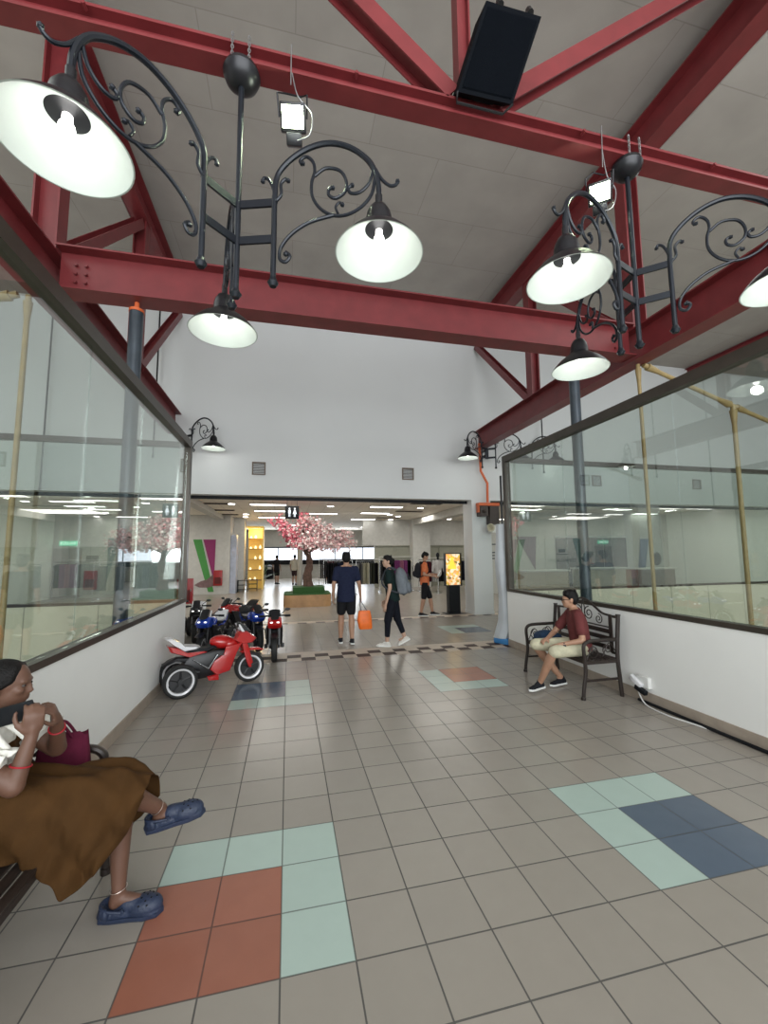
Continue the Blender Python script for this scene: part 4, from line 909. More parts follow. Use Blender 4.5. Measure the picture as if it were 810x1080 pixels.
# neck scarf ends
m = MB()
for (a0, a1, a2) in (((-1.19, 2.12, 0.945), (-1.15, 2.07, 0.93), (-1.09, 2.06, 0.86)), ((-1.18, 2.14, 0.95), (-1.12, 2.13, 0.93), (-1.05, 2.10, 0.89)), ((-1.20, 2.10, 0.94), (-1.17, 2.05, 0.90), (-1.14, 2.05, 0.82))):
    m.tube(smooth_path([a0, a1, a2], 5), 0.014, 8)
remesh(m.build('neck_bow', M_blouse, t), 0.006, 2)
# brown dress: bodice and long draped skirt
M_brown = mat('brown_dress_cloth', (0.056, 0.026, 0.008), 0.85, spec=0.12, var=0.16, scale=10, bump=0.2, bscale=300)
m = MB(); m.ell(che + V((0.02, 0, -0.08)), (0.165, 0.122, 0.13), TFm); m.cap(pel, che + V((0.01, 0, -0.04)), 0.155, 0.128)
for sg in (-1, 1): m.cap(che + V((0.10, sg * 0.07, 0.02)), V((-1.25, 2.2 + sg * 0.075, 0.975)), 0.024, 0.018)
remesh(m.build('bodice', M_brown, t), 0.009, 3)
# sections along x: x, near hem (y, z), near side top (y, z), crest z, far side top, far hem
secs = [(-1.40, 2.03, 0.455, 2.04, 0.60, 0.70, 2.37, 0.60, 2.40, 0.46),
        (-1.22, 2.02, 0.460, 2.03, 0.62, 0.735, 2.38, 0.62, 2.42, 0.46),
        (-1.10, 2.02, 0.455, 2.03, 0.63, 0.705, 2.38, 0.62, 2.42, 0.46),
        (-1.00, 2.025, 0.43, 2.05, 0.62, 0.690, 2.38, 0.60, 2.42, 0.44),
        (-0.91, 2.04, 0.37, 2.07, 0.61, 0.682, 2.40, 0.60, 2.43, 0.34),
        (-0.865, 2.05, 0.285, 2.08, 0.60, 0.682, 2.40, 0.59, 2.43, 0.30),
        (-0.81, 2.07, 0.285, 2.095, 0.60, 0.682, 2.41, 0.58, 2.44, 0.30),
        (-0.75, 2.09, 0.33, 2.11, 0.60, 0.678, 2.41, 0.57, 2.45, 0.30),
        (-0.70, 2.12, 0.40, 2.13, 0.60, 0.665, 2.41, 0.56, 2.45, 0.34),
        (-0.66, 2.15, 0.47, 2.16, 0.58, 0.640, 2.40, 0.55, 2.45, 0.40),
        (-0.615, 2.18, 0.545, 2.19, 0.58, 0.605, 2.39, 0.53, 2.44, 0.44)]
NS, NT = 44, 40
def sec_at(u):
    f = u * (len(secs) - 1); i = min(int(f), len(secs) - 2); q = f - i; q = q * q * (3 - 2 * q) * 0.5 + q * 0.5
    return [secs[i][j] * (1 - q) + secs[i + 1][j] * q for j in range(10)]
rings = []
for i in range(NS + 1):
    u = i / NS; x, hy, hz, ty, tz, cz, fy, fz, gy, gz = sec_at(u)
    ctrl = smooth_path([(x, hy, hz), (x, (hy + ty) / 2 - 0.012, (hz + tz) / 2), (x, ty, tz), (x, ty + 0.07, cz), (x, (ty + fy) / 2, cz - 0.015), (x, fy - 0.07, cz - 0.01), (x, fy, fz), (x, (fy + gy) / 2 + 0.01, (fz + gz) / 2), (x, gy, gz)], 5)
    row = []
    for j, p in enumerate(ctrl):
        v = j / (len(ctrl) - 1); side = max(0, 1 - v * 4.0)      # 1 at the near hem
        fold = 0.020 * math.sin(x * 40 + p.z * 26) + 0.013 * math.sin(x * 70 - p.z * 34) + 0.006 * math.sin(x * 130 + p.z * 20)
        p = p + V((0.012 * math.sin(p.z * 22 + x * 12) * side, fold * (0.20 + 0.95 * side), 0.010 * math.sin(x * 16 + p.y * 60) * (1 - side)))
        row.append(p)
    rings.append(row)
m = MB(); m.loft(rings, cap=False, closed=False); o = m.build('skirt', M_brown, t)
so = o.modifiers.new('thick', 'SOLIDIFY'); so.thickness = 0.004; so.offset = 0; sb = o.modifiers.new('sub', 'SUBSURF'); sb.levels = 1; sb.render_levels = 1
# navy clogs
M_clog = mat('navy_clog', (0.018, 0.028, 0.060), 0.55, var=0.12, scale=20, bump=0.3)
def clog(ank, fd, k=1.0):
    fd = V(fd).normalized(); F = frame_from(fd); u = F @ V((0, 0, 1)); b0 = ank - u * 0.088
    Wc = lambda y, x, z: b0 + F @ V((x * k, y * k, z * k))
    m = MB()
    m.box(Wc(0.06, 0, 0.018), (0.07 * k, 0.22 * k, 0.030 * k), F, 0.012); m.ell(Wc(0.13, 0, 0.020), (0.050 * k, 0.065 * k, 0.020 * k), F); m.ell(Wc(-0.045, 0, 0.024), (0.038 * k, 0.042 * k, 0.024 * k), F)
    m.ell(Wc(0.115, 0, 0.038), (0.050 * k, 0.078 * k, 0.044 * k), F, 3); m.ell(Wc(0.02, 0, 0.03), (0.040 * k, 0.07 * k, 0.026 * k), F, 3); m.cap(Wc(0.04, 0, 0.055), Wc(0.12, 0, 0.045), 0.036 * k, 0.034 * k)
    for i in range(7):
        a = -1.5 + 3.0 * i / 6; m.ell(Wc(-0.035 - 0.030 * math.cos(a), 0.040 * math.sin(a), 0.045), (0.013 * k, 0.014 * k, 0.026 * k), F)
    o = remesh(m.build('clog', M_clog, t), 0.005, 2)
    for i in range(9):
        yy = -0.06 + i * 0.027
        for sx in (-1, 1):
            pass
    s = MB(); ring = [(-0.082, 0.0), (-0.07, 0.030), (-0.02, 0.040), (0.06, 0.042), (0.12, 0.050), (0.175, 0.038), (0.196, 0.0), (0.175, -0.038), (0.12, -0.050), (0.06, -0.042), (-0.02, -0.040), (-0.07, -0.030)]
    s.loft([[Wc(q, x * sc, z) for q, x in ring] for z, sc in ((0.000, 0.90), (0.008, 1.0), (0.020, 1.0))]); s.build('sole', M_clog, o)
    for (yy, xx) in ((0.145, 0.014), (0.145, -0.014), (0.125, 0.0), (0.125, 0.028), (0.125, -0.028), (0.165, 0.0), (0.105, 0.014), (0.105, -0.014), (0.10, 0.040), (0.135, 0.040), (0.10, -0.040), (0.135, -0.040), (0.085, 0.0)):
        zz = 0.038 + 0.044 * math.sqrt(max(0.02, 1 - ((yy - 0.115) / 0.078) ** 2 - (xx / 0.050) ** 2))
        hh = MB(); hh.ell(Wc(yy, xx, zz - 0.001), (0.005, 0.005, 0.0035), F, 1); hh.build('vent_hole', M_black, o)
    st = MB(); st.cyl(Wc(0.03, -0.045, 0.048), Wc(0.03, 0.045, 0.048), 0.011); st.build('strap_rivet', M_clog, o)
    st = MB(); st.tube(smooth_path([Wc(0.03, -0.046, 0.05), Wc(-0.03, -0.044, 0.060), Wc(-0.066, -0.02, 0.066), Wc(-0.066, 0.02, 0.066), Wc(-0.03, 0.044, 0.060), Wc(0.03, 0.046, 0.05)]), 0.006, 8); st.build('heel_strap', M_clog, o)
clog(Jw['anR'], fR, 1.0); clog(Jw['anL'] - V((0, 0, 0.025)), fL, 1.0)
# phone
t2 = empty('phone', (-1.10, 2.10, 0.98), 'black mobile phone held level at the seated womans mouth', 'phone')
R = Matrix.Rotation(-0.22, 3, 'Y') @ Matrix.Rotation(0.25, 3, 'X')
m = MB(); m.box((-1.10, 2.085, 0.995), (0.165, 0.011, 0.080), R, 0.004); m.build('phone_body', M_black, t2)
m = MB(); m.box(V((-1.10, 2.085, 0.995)) + R @ V((-0.055, -0.0065, 0.016)), (0.03, 0.003, 0.036), R, 0.001); m.build('camera_bump', M_blackm, t2)
# burgundy tote
t2 = empty('tote_bag', (-1.08, 2.50, 0.43), 'burgundy cloth tote bag standing on left bench behind the woman', 'bag')
M_burg = cloth('burgundy_cloth', (0.095, 0.011, 0.030))
m = MB(); rr = []
for z, sx, sy, ox in ((0.435, 0.120, 0.045, 0), (0.47, 0.128, 0.055, 0), (0.58, 0.122, 0.045, 0.0), (0.68, 0.112, 0.03, 0.0), (0.745, 0.108, 0.018, 0.0)):
    n = 28; rr.append([(-1.095 + ox + sx * math.copysign(abs(math.cos(2 * PI * i / n)) ** 0.5, math.cos(2 * PI * i / n)), 2.52 + sy * math.copysign(abs(math.sin(2 * PI * i / n)) ** 0.7, math.sin(2 * PI * i / n)) + 0.007 * math.sin(i * 1.3 + z * 30), z + 0.010 * math.sin(i * 0.9) * (z > 0.7)) for i in range(n)])
m.loft(rr); m.build('bag_body', M_burg, t2)
for dy in (-0.02, 0.02):
    m = MB(); m.tube(smooth_path([(-1.15, 2.52 + dy, 0.74), (-1.14, 2.51 + dy, 0.80), (-1.09, 2.50 + dy, 0.80), (-1.05, 2.52 + dy, 0.73)]), 0.007, 6); m.build('handle', M_burg, t2)
m = MB()
for (cx2, cz2) in ((-1.075, 0.60), (-1.02, 0.575)):
    for a in range(6):
        m.tube([(cx2, 2.468, cz2), (cx2 + 0.016 * math.cos(a * PI / 3), 2.468, cz2 + 0.012 * math.sin(a * PI / 3))], 0.0016, 5)
m.build('printed_motif', mat('pale_print', (0.55, 0.4, 0.45), 0.7), t2)

# ------------------------------------------------------------------ ride-on motorcycles
def gloss(n, c): return mat(n, c, 0.22, var=0.05, coat=0.5)
M_rred, M_rblue, M_rwhite, M_rblack = gloss('toy_red', (0.42, 0.010, 0.010)), gloss('toy_blue', (0.012, 0.05, 0.36)), gloss('toy_white', (0.72, 0.72, 0.74)), mat('toy_black', (0.010, 0.010, 0.012), 0.4, var=0.1)
M_rubber = mat('tyre', (0.012, 0.012, 0.012), 0.7, var=0.2, scale=30, bump=0.3); M_chrome = mat('chrome', (0.65, 0.66, 0.68), 0.18, metal=1.0)
M_lamp = mat('toy_headlight', (0.9, 0.9, 0.9), 0.2, emit=(1, 1, 0.97), es=1.2)
def toy_wheel(parent, x, y, r, wd, rim_m):
    RX = Matrix.Rotation(PI / 2, 3, 'X')
    m = MB(); prof = [(r * 0.74, -wd * 0.46), (r * 0.90, -wd * 0.5), (r * 0.98, -wd * 0.36), (r, 0), (r * 0.98, wd * 0.36), (r * 0.90, wd * 0.5), (r * 0.74, wd * 0.46)]
    m.lathe(prof, (x, y, r), 36, RX, close=True); t = m.build('wheel', M_rubber, parent)
    m = MB(); m.lathe([(r * 0.67, -wd * 0.40), (r * 0.78, -wd * 0.50), (r * 0.80, -wd * 0.2), (r * 0.80, wd * 0.2), (r * 0.78, wd * 0.50), (r * 0.67, wd * 0.40)], (x, y, r), 36, RX, close=True); m.build('rim', rim_m, t)
    m = MB(); m.cyl((x, y - wd * 0.45, r), (x, y + wd * 0.45, r), r * 0.16)
    for k in range(5):
        a = 2 * PI * k / 5 + 0.3; m.cyl((x, y, r), (x + math.cos(a) * r * 0.62, y, r + math.sin(a) * r * 0.62), r * 0.10, r * 0.07, 8)
    m.cyl((x, y - wd * 0.1, r), (x, y + wd * 0.1, r), r * 0.62, seg=24)
    m.build('spokes', M_rblack, t); return t
def plate(m, pts, y0, y1, bev=0.012):
    """side profile (x,z) turned into a body panel with rounded flanks"""
    c = V((sum(p[0] for p in pts) / len(pts), 0, sum(p[1] for p in pts) / len(pts))); yc = (y0 + y1) / 2; h = abs(y1 - y0) / 2
    R = []
    for f, s in ((-1, 0.80), (-0.8, 0.95), (0, 1.0), (0.8, 0.95), (1, 0.80)):
        R.append([(c.x + (p[0] - c.x) * s, yc + f * h, c.z + (p[1] - c.z) * s) for p in pts])
    m.loft(R); return m
def make_bike(label, mb_, ma_, trike, rim):
    t = empty('toy_motorcycle', (0, 0, 0), label, 'ride-on motorcycle'); fm_ = mb_ if trike and mb_ is M_rred else M_rblack
    toy_wheel(t, 0.43, 0, 0.19, 0.085, rim)
    if trike:
        for sy in (-0.20, 0.20): toy_wheel(t, -0.42, sy, 0.19, 0.09, rim)
        m = MB(); m.cyl((-0.42, -0.17, 0.19), (-0.42, 0.17, 0.19), 0.022); m.build('rear_axle', M_rblack, t)
    else: toy_wheel(t, -0.40, 0, 0.18, 0.11, rim)
    m = MB(); plate(m, [(0.24, 0.44), (0.22, 0.24), (0.05, 0.15), (-0.22, 0.14), (-0.40, 0.20), (-0.42, 0.30), (-0.30, 0.44), (0.0, 0.47)], -0.085, 0.085); m.build('chassis', M_rblack, t)
    for sy in (-1, 1):
        m = MB(); plate(m, [(0.30, 0.53), (0.24, 0.42), (0.155, 0.20), (0.0, 0.17), (-0.08, 0.25), (-0.04, 0.34), (0.08, 0.42), (0.10, 0.50)], sy * 0.088, sy * 0.128); m.build('side_fairing', fm_, t)
        m = MB(); m.tube([(-0.28, -0.0 + sy * 0.12, 0.40), (-0.10, sy * 0.13, 0.27), (0.0, sy * 0.13, 0.42), (0.09, sy * 0.12, 0.40)], 0.009, 8); m.build('silver_strut', M_chrome, t)
        m = MB(); plate(m, [(0.02, 0.12), (-0.10, 0.13), (-0.12, 0.18), (0.02, 0.19)], sy * 0.10, sy * 0.16); m.build('foot_board', fm_, t)
        m = MB(); m.cyl((0.335, sy * 0.065, 0.50), (0.425, sy * 0.065, 0.20), 0.020, 0.018); plate(m, [(0.30, 0.52), (0.37, 0.53), (0.455, 0.25), (0.40, 0.20), (0.36, 0.30)], sy * 0.052, sy * 0.088); m.build('fork_cover', fm_, t)
        m = MB(); m.cyl((0.215, sy * 0.03, 0.665), (0.17, sy * 0.20, 0.655), 0.013); m.cyl((0.18, sy * 0.16, 0.656), (0.155, sy * 0.245, 0.65), 0.019); m.build('handlebar', M_black, t)
        m = MB(); m.tube([(0.24, sy * 0.08, 0.68), (0.22, sy * 0.17, 0.75)], 0.006, 6); m.ell((0.215, sy * 0.20, 0.76), (0.012, 0.045, 0.024)); m.build('mirror', M_rblack, t)
        m = MB(); m.ell((0.445, sy * 0.048, 0.575), (0.022, 0.036, 0.028)); m.build('headlight', M_lamp, t)
    m = MB(); m.ell((0.08, 0, 0.545), (0.155, 0.105, 0.085), Matrix.Rotation(0.15, 3, 'Y'), 3); m.ell((0.16, 0, 0.52), (0.12, 0.115, 0.07)); m.build('fuel_tank', mb_, t)
    m = MB(); plate(m, [(0.50, 0.56), (0.44, 0.50), (0.28, 0.50), (0.20, 0.56), (0.27, 0.66), (0.37, 0.66)], -0.105, 0.105); m.build('front_cowl', mb_, t)
    m = MB(); plate(m, [(0.44, 0.63), (0.36, 0.64), (0.25, 0.76), (0.28, 0.775), (0.36, 0.72)], -0.058, 0.058); m.build('windscreen', M_rblack, t)
    m = MB(); plate(m, [(0.64 - 0.02, 0.385), (0.54, 0.425), (0.40, 0.43), (0.28, 0.40), (0.30, 0.385), (0.42, 0.405), (0.52, 0.40)], -0.055, 0.055); m.build('front_mudguard', fm_, t)
    m = MB(); plate(m, [(0.02, 0.50), (-0.10, 0.455), (-0.30, 0.47), (-0.42, 0.53), (-0.40, 0.565), (-0.28, 0.52), (-0.10, 0.505), (-0.02, 0.53)], -0.085, 0.085); m.build('saddle', M_black, t)
    m = MB(); plate(m, [(-0.22, 0.50), (-0.36, 0.49), (-0.50, 0.585), (-0.58, 0.66), (-0.52, 0.67), (-0.42, 0.615), (-0.36, 0.55), (-0.18, 0.525)], -0.10, 0.10); m.build('tail_spoiler', ma_, t)
    m = MB(); plate(m, [(-0.10, 0.45), (-0.30, 0.41), (-0.52, 0.50), (-0.56, 0.58), (-0.45, 0.55), (-0.34, 0.475), (-0.12, 0.47)], -0.095, 0.095); m.build('tail_panel', mb_, t)
    m = MB(); plate(m, [(0.345, 0.645), (0.30, 0.655), (0.25, 0.745), (0.275, 0.755)], -0.085, -0.070); plate(m, [(0.345, 0.645), (0.30, 0.655), (0.25, 0.745), (0.275, 0.755)], 0.070, 0.085); m.build('screen_trim', ma_, t)
    m = MB(); m.cyl((-0.20, -0.12, 0.24), (-0.50, -0.13, 0.33), 0.026, 0.036); m.build('exhaust', M_rblack, t)
    m = MB(); plate(m, [(-0.30, 0.36), (-0.22, 0.40), (-0.44, 0.43), (-0.60, 0.36), (-0.58, 0.34), (-0.44, 0.40)], -0.06, 0.06); m.build('rear_mudguard', M_rblack, t)
    return t
k0 = make_bike('red three wheeled ride-on motorcycle with white rims, nearest to the camera', M_rred, M_rwhite, True, M_rwhite)
place(k0, (-0.875, 5.70, 0), math.radians(21)); k0['group'] = 'ride-on motorcycles'
for (mb_, ma_, tr, rim, loc, rz, lb) in (
        (M_rred, M_rblack, False, M_rblack, (-0.20, 7.22, 0), -88, 'red and black ride-on motorcycle facing camera, alone at the right of the row'),
        (M_rblue, M_rwhite, True, M_rwhite, (-1.22, 7.55, 0), -100, 'blue and white ride-on motorcycle against left wall behind the red three wheeler'),
        (M_rblue, M_rblack, False, M_rblack, (-0.62, 7.95, 0), -70, 'blue ride-on motorcycle with black screen in middle of the row'),
        (M_rblack, M_rwhite, True, M_rwhite, (-1.72, 9.0, 0), -85, 'black ride-on motorcycle with white top at the back left of the row'),
        (M_rred, M_rblack, False, M_rblack, (-1.0, 9.2, 0), -125, 'red ride-on motorcycle at the back, behind the middle blue one'),
        (M_rred, M_rwhite, True, M_rblack, (-2.35, 9.1, 0), -95, 'red ride-on motorcycle furthest left, mostly behind the glass wall corner')):
    o = make_bike(lb, mb_, ma_, tr, rim); place(o, loc, math.radians(rz)); o['group'] = 'ride-on motorcycles'; o.scale = (1.0, 1.0, 1.0)

# ------------------------------------------------------------------ store contents
# cherry tree in planter
t = empty('tree_planter', (0.63, 13.9, 0), 'low wooden slatted planter with green turf step under tree', 'planter')
def rrect(cx, cy, hx, hy, r, z, n=6):
    out = []
    for (sx, sy, a0) in ((1, 1, 0), (-1, 1, PI / 2), (-1, -1, PI), (1, -1, 1.5 * PI)):
        for i in range(n + 1):
            a = a0 + PI / 2 * i / n; out.append((cx + sx * (hx - r) + r * math.cos(a), cy + sy * (hy - r) + r * math.sin(a), z))
    return out
m = MB(); m.loft([rrect(0.63, 13.95, 0.74, 0.62, 0.25, 0.002), rrect(0.63, 13.95, 0.74, 0.62, 0.25, 0.38)]); m.build('planter_box', M_wood, t, False)
m = MB(); m.loft([rrect(0.63, 13.95, 0.745, 0.625, 0.25, 0.375), rrect(0.63, 13.95, 0.735, 0.615, 0.25, 0.405)]); m.build('turf_edge', M_grass, t, False)
for i in range(26):
    a = PI + PI * i / 25; x = 0.63 + 0.745 * math.copysign(abs(math.cos(a)) ** 0.5, math.cos(a)); y = 13.95 + 0.625 * math.copysign(abs(math.sin(a)) ** 0.5, math.sin(a))
    m = MB(); m.box((x, y, 0.19), (0.02, 0.03, 0.36)); m.build('batten', M_wood, t, False)
m = MB(); m.loft([rrect(0.67, 13.95, 0.50, 0.45, 0.1, 0.40), rrect(0.67, 13.95, 0.50, 0.45, 0.1, 0.60)]); m.build('turf_step', M_grass, t, False)
t = empty('blossom_tree', (0.65, 13.95, 0.60), 'artificial cherry tree with pink and white blossom in round planter', 'tree')
m = MB(); tp = smooth_path([(0.66, 13.95, 0.60), (0.63, 13.93, 0.95), (0.70, 13.95, 1.30), (0.66, 13.95, 1.62), (0.62, 13.95, 2.0)], 5)
m.tube(tp, [0.17 - 0.11 * i / (len(tp) - 1) + 0.012 * math.sin(i * 1.7) for i in range(len(tp))], 12)
br = []
random.seed(3)
ends = [(-0.30, 13.7, 2.70), (-0.05, 13.6, 2.35), (0.15, 14.1, 2.15), (0.55, 13.6, 2.80), (0.45, 14.2, 2.95), (0.95, 13.7, 2.55), (1.3, 13.8, 2.45), (1.7, 14.0, 2.15), (2.05, 13.9, 2.0), (1.45, 13.5, 1.95), (0.9, 14.3, 2.7), (1.05, 13.6, 2.05), (0.3, 13.5, 2.0), (0.75, 13.5, 1.95), (1.9, 13.7, 2.25)]
for e in ends:
    a = V((0.64, 13.95, random.uniform(1.45, 1.9))); e = V(e); mid = a.lerp(e, 0.5) + V((random.uniform(-.1, .1), 0, 0.12)); pp = smooth_path([a, mid, e], 5)
    m.tube(pp, [0.045 - 0.033 * i / (len(pp) - 1) for i in range(len(pp))], 7); br.append(pp)
m.build('trunk', M_bark, t)
M_pink = mat('deep_pink_petal', (0.66, 0.17, 0.22), 0.7, var=0.25, scale=6); M_pale = mat('pale_pink_petal', (0.74, 0.46, 0.46), 0.7, var=0.15, scale=6); M_pwhite = mat('white_petal', (0.82, 0.74, 0.70), 0.7, var=0.08)
bm = bmesh.new()
def flower(c, r, mi):
    n = V((random.gauss(0, 1), random.gauss(0, 1) - 0.4, random.gauss(0, 1))).normalized(); u = n.orthogonal().normalized(); w2 = n.cross(u)
    c0 = V(c) - n * r * 0.3
    for k in range(5):
        a = 2 * PI * k / 5
        d = u * math.cos(a) + w2 * math.sin(a); s = u * -math.sin(a) + w2 * math.cos(a)
        vs = [bm.verts.new(c0), bm.verts.new(c0 + d * r * 0.6 + s * r * 0.42 + n * r * 0.25), bm.verts.new(c0 + d * r + n * r * 0.45), bm.verts.new(c0 + d * r * 0.6 - s * r * 0.42 + n * r * 0.25)]
        f = bm.faces.new(vs); f.material_index = mi
for pp in br:
    for i in range(6, len(pp)):
        for q in range(44):
            c = V(pp[i]) + V((random.gauss(0, 0.13), random.gauss(0, 0.13), random.gauss(0, 0.10)))
            w0 = (c.x + 0.3) / 2.2
            mi = 0 if random.random() > w0 * 1.6 + 0.15 else (1 if random.random() < 0.6 else 2)
            flower(c, random.uniform(0.028, 0.058), mi)
me = bpy.data.meshes.new('blossom'); bm.to_mesh(me); bm.free()
for q in (M_pink, M_pale, M_pwhite): me.materials.append(q)
o = bpy.data.objects.new('blossom', me); COL.objects.link(o); o['kind'] = 'stuff'
me.transform(Matrix.Translation(-chain_loc(t))); o.parent = t

# hanging restroom sign
t = empty('restroom_sign', (0.10, 12.3, 2.87), 'small black hanging restroom sign with white figures above tree', 'sign')
m = MB(); m.box((0.10, 12.3, 2.86), (0.40, 0.05, 0.38), None, 0.01); m.build('sign_panel', M_black, t)
M_signw = mat('sign_white', (0.8, 0.85, 0.9), 0.5, emit=(0.7, 0.8, 1.0), es=0.25)
for sx, sk in ((-0.075, 0), (0.075, 1)):
    m = MB(); c = V((0.10 + sx, 12.268, 2.86)); m.ell(c + V((0, 0, 0.105)), (0.026, 0.006, 0.026))
    if sk: m.prism([c + V((-0.022, 0, 0.07)), c + V((0.022, 0, 0.07)), c + V((0.055, 0, -0.05)), c + V((-0.055, 0, -0.05))], (0, 0.006, 0))
    else: m.box(c + V((0, 0.003, 0.02)), (0.07, 0.006, 0.11))
    m.box(c + V((-0.016, 0.003, -0.08)), (0.018, 0.006, 0.10)); m.box(c + V((0.016, 0.003, -0.08)), (0.018, 0.006, 0.10)); m.build('figure_symbol', M_signw, t)
for sx in (-0.14, 0.14): m = MB(); m.cyl((0.10 + sx, 12.3, 3.05), (0.10 + sx, 12.3, 3.34), 0.006, seg=8); m.build('suspension_rod', M_black, t)

# poster stand
t = empty('poster_stand', (4.42, 10.85, 0), 'lit poster box of food pictures on black pedestal beside pier', 'poster stand')
m = MB(); m.bbox((4.30, 10.75, 0.012), (4.62, 10.95, 0.74)); m.bbox((4.18, 10.65, 0.0), (4.74, 11.0, 0.012)); m.build('pedestal', M_black, t, False)
m = MB()
for a, b2 in (((4.22, 10.78, 0.74), (4.70, 10.92, 0.76)), ((4.22, 10.78, 1.62), (4.70, 10.92, 1.64)), ((4.22, 10.78, 0.76), (4.24, 10.92, 1.62)), ((4.68, 10.78, 0.76), (4.70, 10.92, 1.62))): m.bbox(a, b2)
m.bbox((4.24, 10.86, 0.76), (4.68, 10.90, 1.62)); m.build('light_box', M_black, t, False)
def food_poster():
    m, nt, b = nmat('food_poster'); N = nt.nodes; L = nt.links
    tc = N.new('ShaderNodeTexCoord'); vo = N.new('ShaderNodeTexVoronoi'); vo.inputs['Scale'].default_value = 17; L.new(tc.outputs['Object'], vo.inputs['Vector'])
    rp = N.new('ShaderNodeValToRGB'); L.new(vo.outputs['Color'], rp.inputs[0]); e = rp.color_ramp.elements
    e[0].position = 0.1; e[0].color = (0.05, 0.05, 0.03, 1); e[1].position = 0.9; e[1].color = (0.95, 0.75, 0.55, 1)
    for p, c in ((0.3, (0.85, 0.55, 0.06, 1)), (0.5, (0.9, 0.35, 0.12, 1)), (0.7, (0.9, 0.8, 0.55, 1))): q = e.new(p); q.color = c
    L.new(rp.outputs[0], b.inputs['Base Color']); L.new(rp.outputs[0], b.inputs['Emission Color']); b.inputs['Emission Strength'].default_value = 0.45
    return m
M_food = food_poster()
m = MB(); m.bbox((4.245, 10.845, 0.765), (4.675, 10.859, 1.615)); o = m.build('poster', M_food, t, False); o['label'] = 'glowing poster of yellow and pink dishes'
m = MB(); m.bbox((4.32, 10.835, 1.20), (4.56, 10.845, 1.30)); m.prism([(4.36, 10.835, 1.30), (4.52, 10.835, 1.30), (4.47, 10.835, 1.52), (4.41, 10.835, 1.52)], (0, 0.01, 0)); m.build('poster_figure', mat('poster_yellow', (0.8, 0.5, 0.05), 0.5, emit=(0.9, 0.55, 0.05), es=0.7), t, False)

# clothes racks and garments
GC = {'black': (0.012, 0.012, 0.014), 'cream': (0.46, 0.44, 0.33), 'dark green': (0.05, 0.055, 0.04), 'purple': (0.28, 0.07, 0.22), 'pink': (0.50, 0.20, 0.30), 'white': (0.6, 0.6, 0.58), 'navy': (0.02, 0.025, 0.06), 'grey': (0.13, 0.13, 0.13), 'maroon': (0.10, 0.02, 0.03)}
def make_garment(cn):
    M_g = cloth('garment_' + cn.replace(' ', '_'), GC[cn])
    m = MB(); rr = []
    for z, hy, hx in ((-0.92, 0.21, 0.028), (-0.5, 0.20, 0.030), (-0.22, 0.21, 0.030), (-0.12, 0.23, 0.028), (-0.07, 0.16, 0.020), (-0.05, 0.06, 0.014)):
        rr.append([(hx * math.cos(2 * PI * k / 14) * (1 + 0.25 * math.sin(3 * k + z * 9)), hy * math.sin(2 * PI * k / 14), z) for k in range(14)])
    m.loft(rr); o = m.build('garment', M_g)
    h = MB(); h.tube([(0, 0, -0.06), (0, 0, -0.02), (0, 0.02, 0.0), (0, 0.0, 0.018)], 0.004, 5); h.build('hanger_hook', M_chrome, o)
    return tag(o, '%s garment hanging on the store clothes racks beyond tree' % cn, 'garment', '%s garments on the store racks' % cn)
gar = {}
def rack(x0, x1, y, z, cols, label):
    where = {1.45: 'rack right behind tree', 2.75: 'rack right of the walking man', 3.9: 'rack between the two walkers', 5.5: 'rack left of poster stand', 7.1: 'rack behind the poster stand'}.get(x0, 'rack near the far window')
    t = empty('clothes_rack', ((x0 + x1) / 2, y, 0), label, 'clothes rack')
    m = MB(); m.cyl((x0, y, z), (x1, y, z), 0.014); m.build('rail', M_chrome, t)
    for x in (x0, x1):
        m = MB(); m.cyl((x, y, 0.03), (x, y, z), 0.014); m.build('post', M_chrome, t); m = MB(); m.box((x, y, 0.02), (0.04, 0.5, 0.03), None, 0.005); m.build('foot', M_chrome, t)
    m = MB(); m.bbox((x0 - 0.03, y - 0.22, z + 0.07), (x1 + 0.03, y + 0.22, z + 0.09)); m.bbox((x0, y - 0.01, z), (x0 + 0.02, y + 0.01, z + 0.07)); m.bbox((x1 - 0.02, y - 0.01, z), (x1, y + 0.01, z + 0.07)); m.build('top_shelf', M_storewall, t, False)
    n = int((x1 - x0 - 0.1) / 0.085); i = 0
    for i in range(n):
        c = cols[min(int(i / n * len(cols)), len(cols) - 1)]
        if c not in gar: o = gar[c] = make_garment(c)
        else: o = copy_tree(gar[c])
        o['label'] = '%s garment hanging on the %s' % (c, where); o['group'] = '%s garments on the %s' % (c, where)
        o.location = (x0 + 0.09 + i * 0.085, y, z - 0.02); o.rotation_euler = (0, 0, random.uniform(-0.15, 0.15))
rack(1.45, 2.65, 17.4, 1.36, ['black', 'black', 'navy', 'black'], 'clothes rack of dark garments right behind the tree')
rack(2.75, 3.75, 17.0, 1.34, ['grey', 'cream', 'cream', 'dark green', 'black'], 'clothes rack of cream and green garments right of walking man')
rack(3.9, 5.4, 17.8, 1.42, ['black', 'black', 'black', 'purple', 'pink', 'purple', 'black'], 'clothes rack of purple patterned garments between the two walkers')
rack(5.5, 6.9, 17.2, 1.36, ['black', 'maroon', 'white', 'black', 'black'], 'clothes rack of mixed dark garments left of poster stand')
rack(7.1, 8.6, 17.6, 1.36, ['black', 'navy', 'black'], 'clothes rack of dark garments behind the poster stand')
rack(1.5, 2.9, 20.6, 1.40, ['black', 'maroon', 'grey', 'black'], 'further clothes rack near the far window')
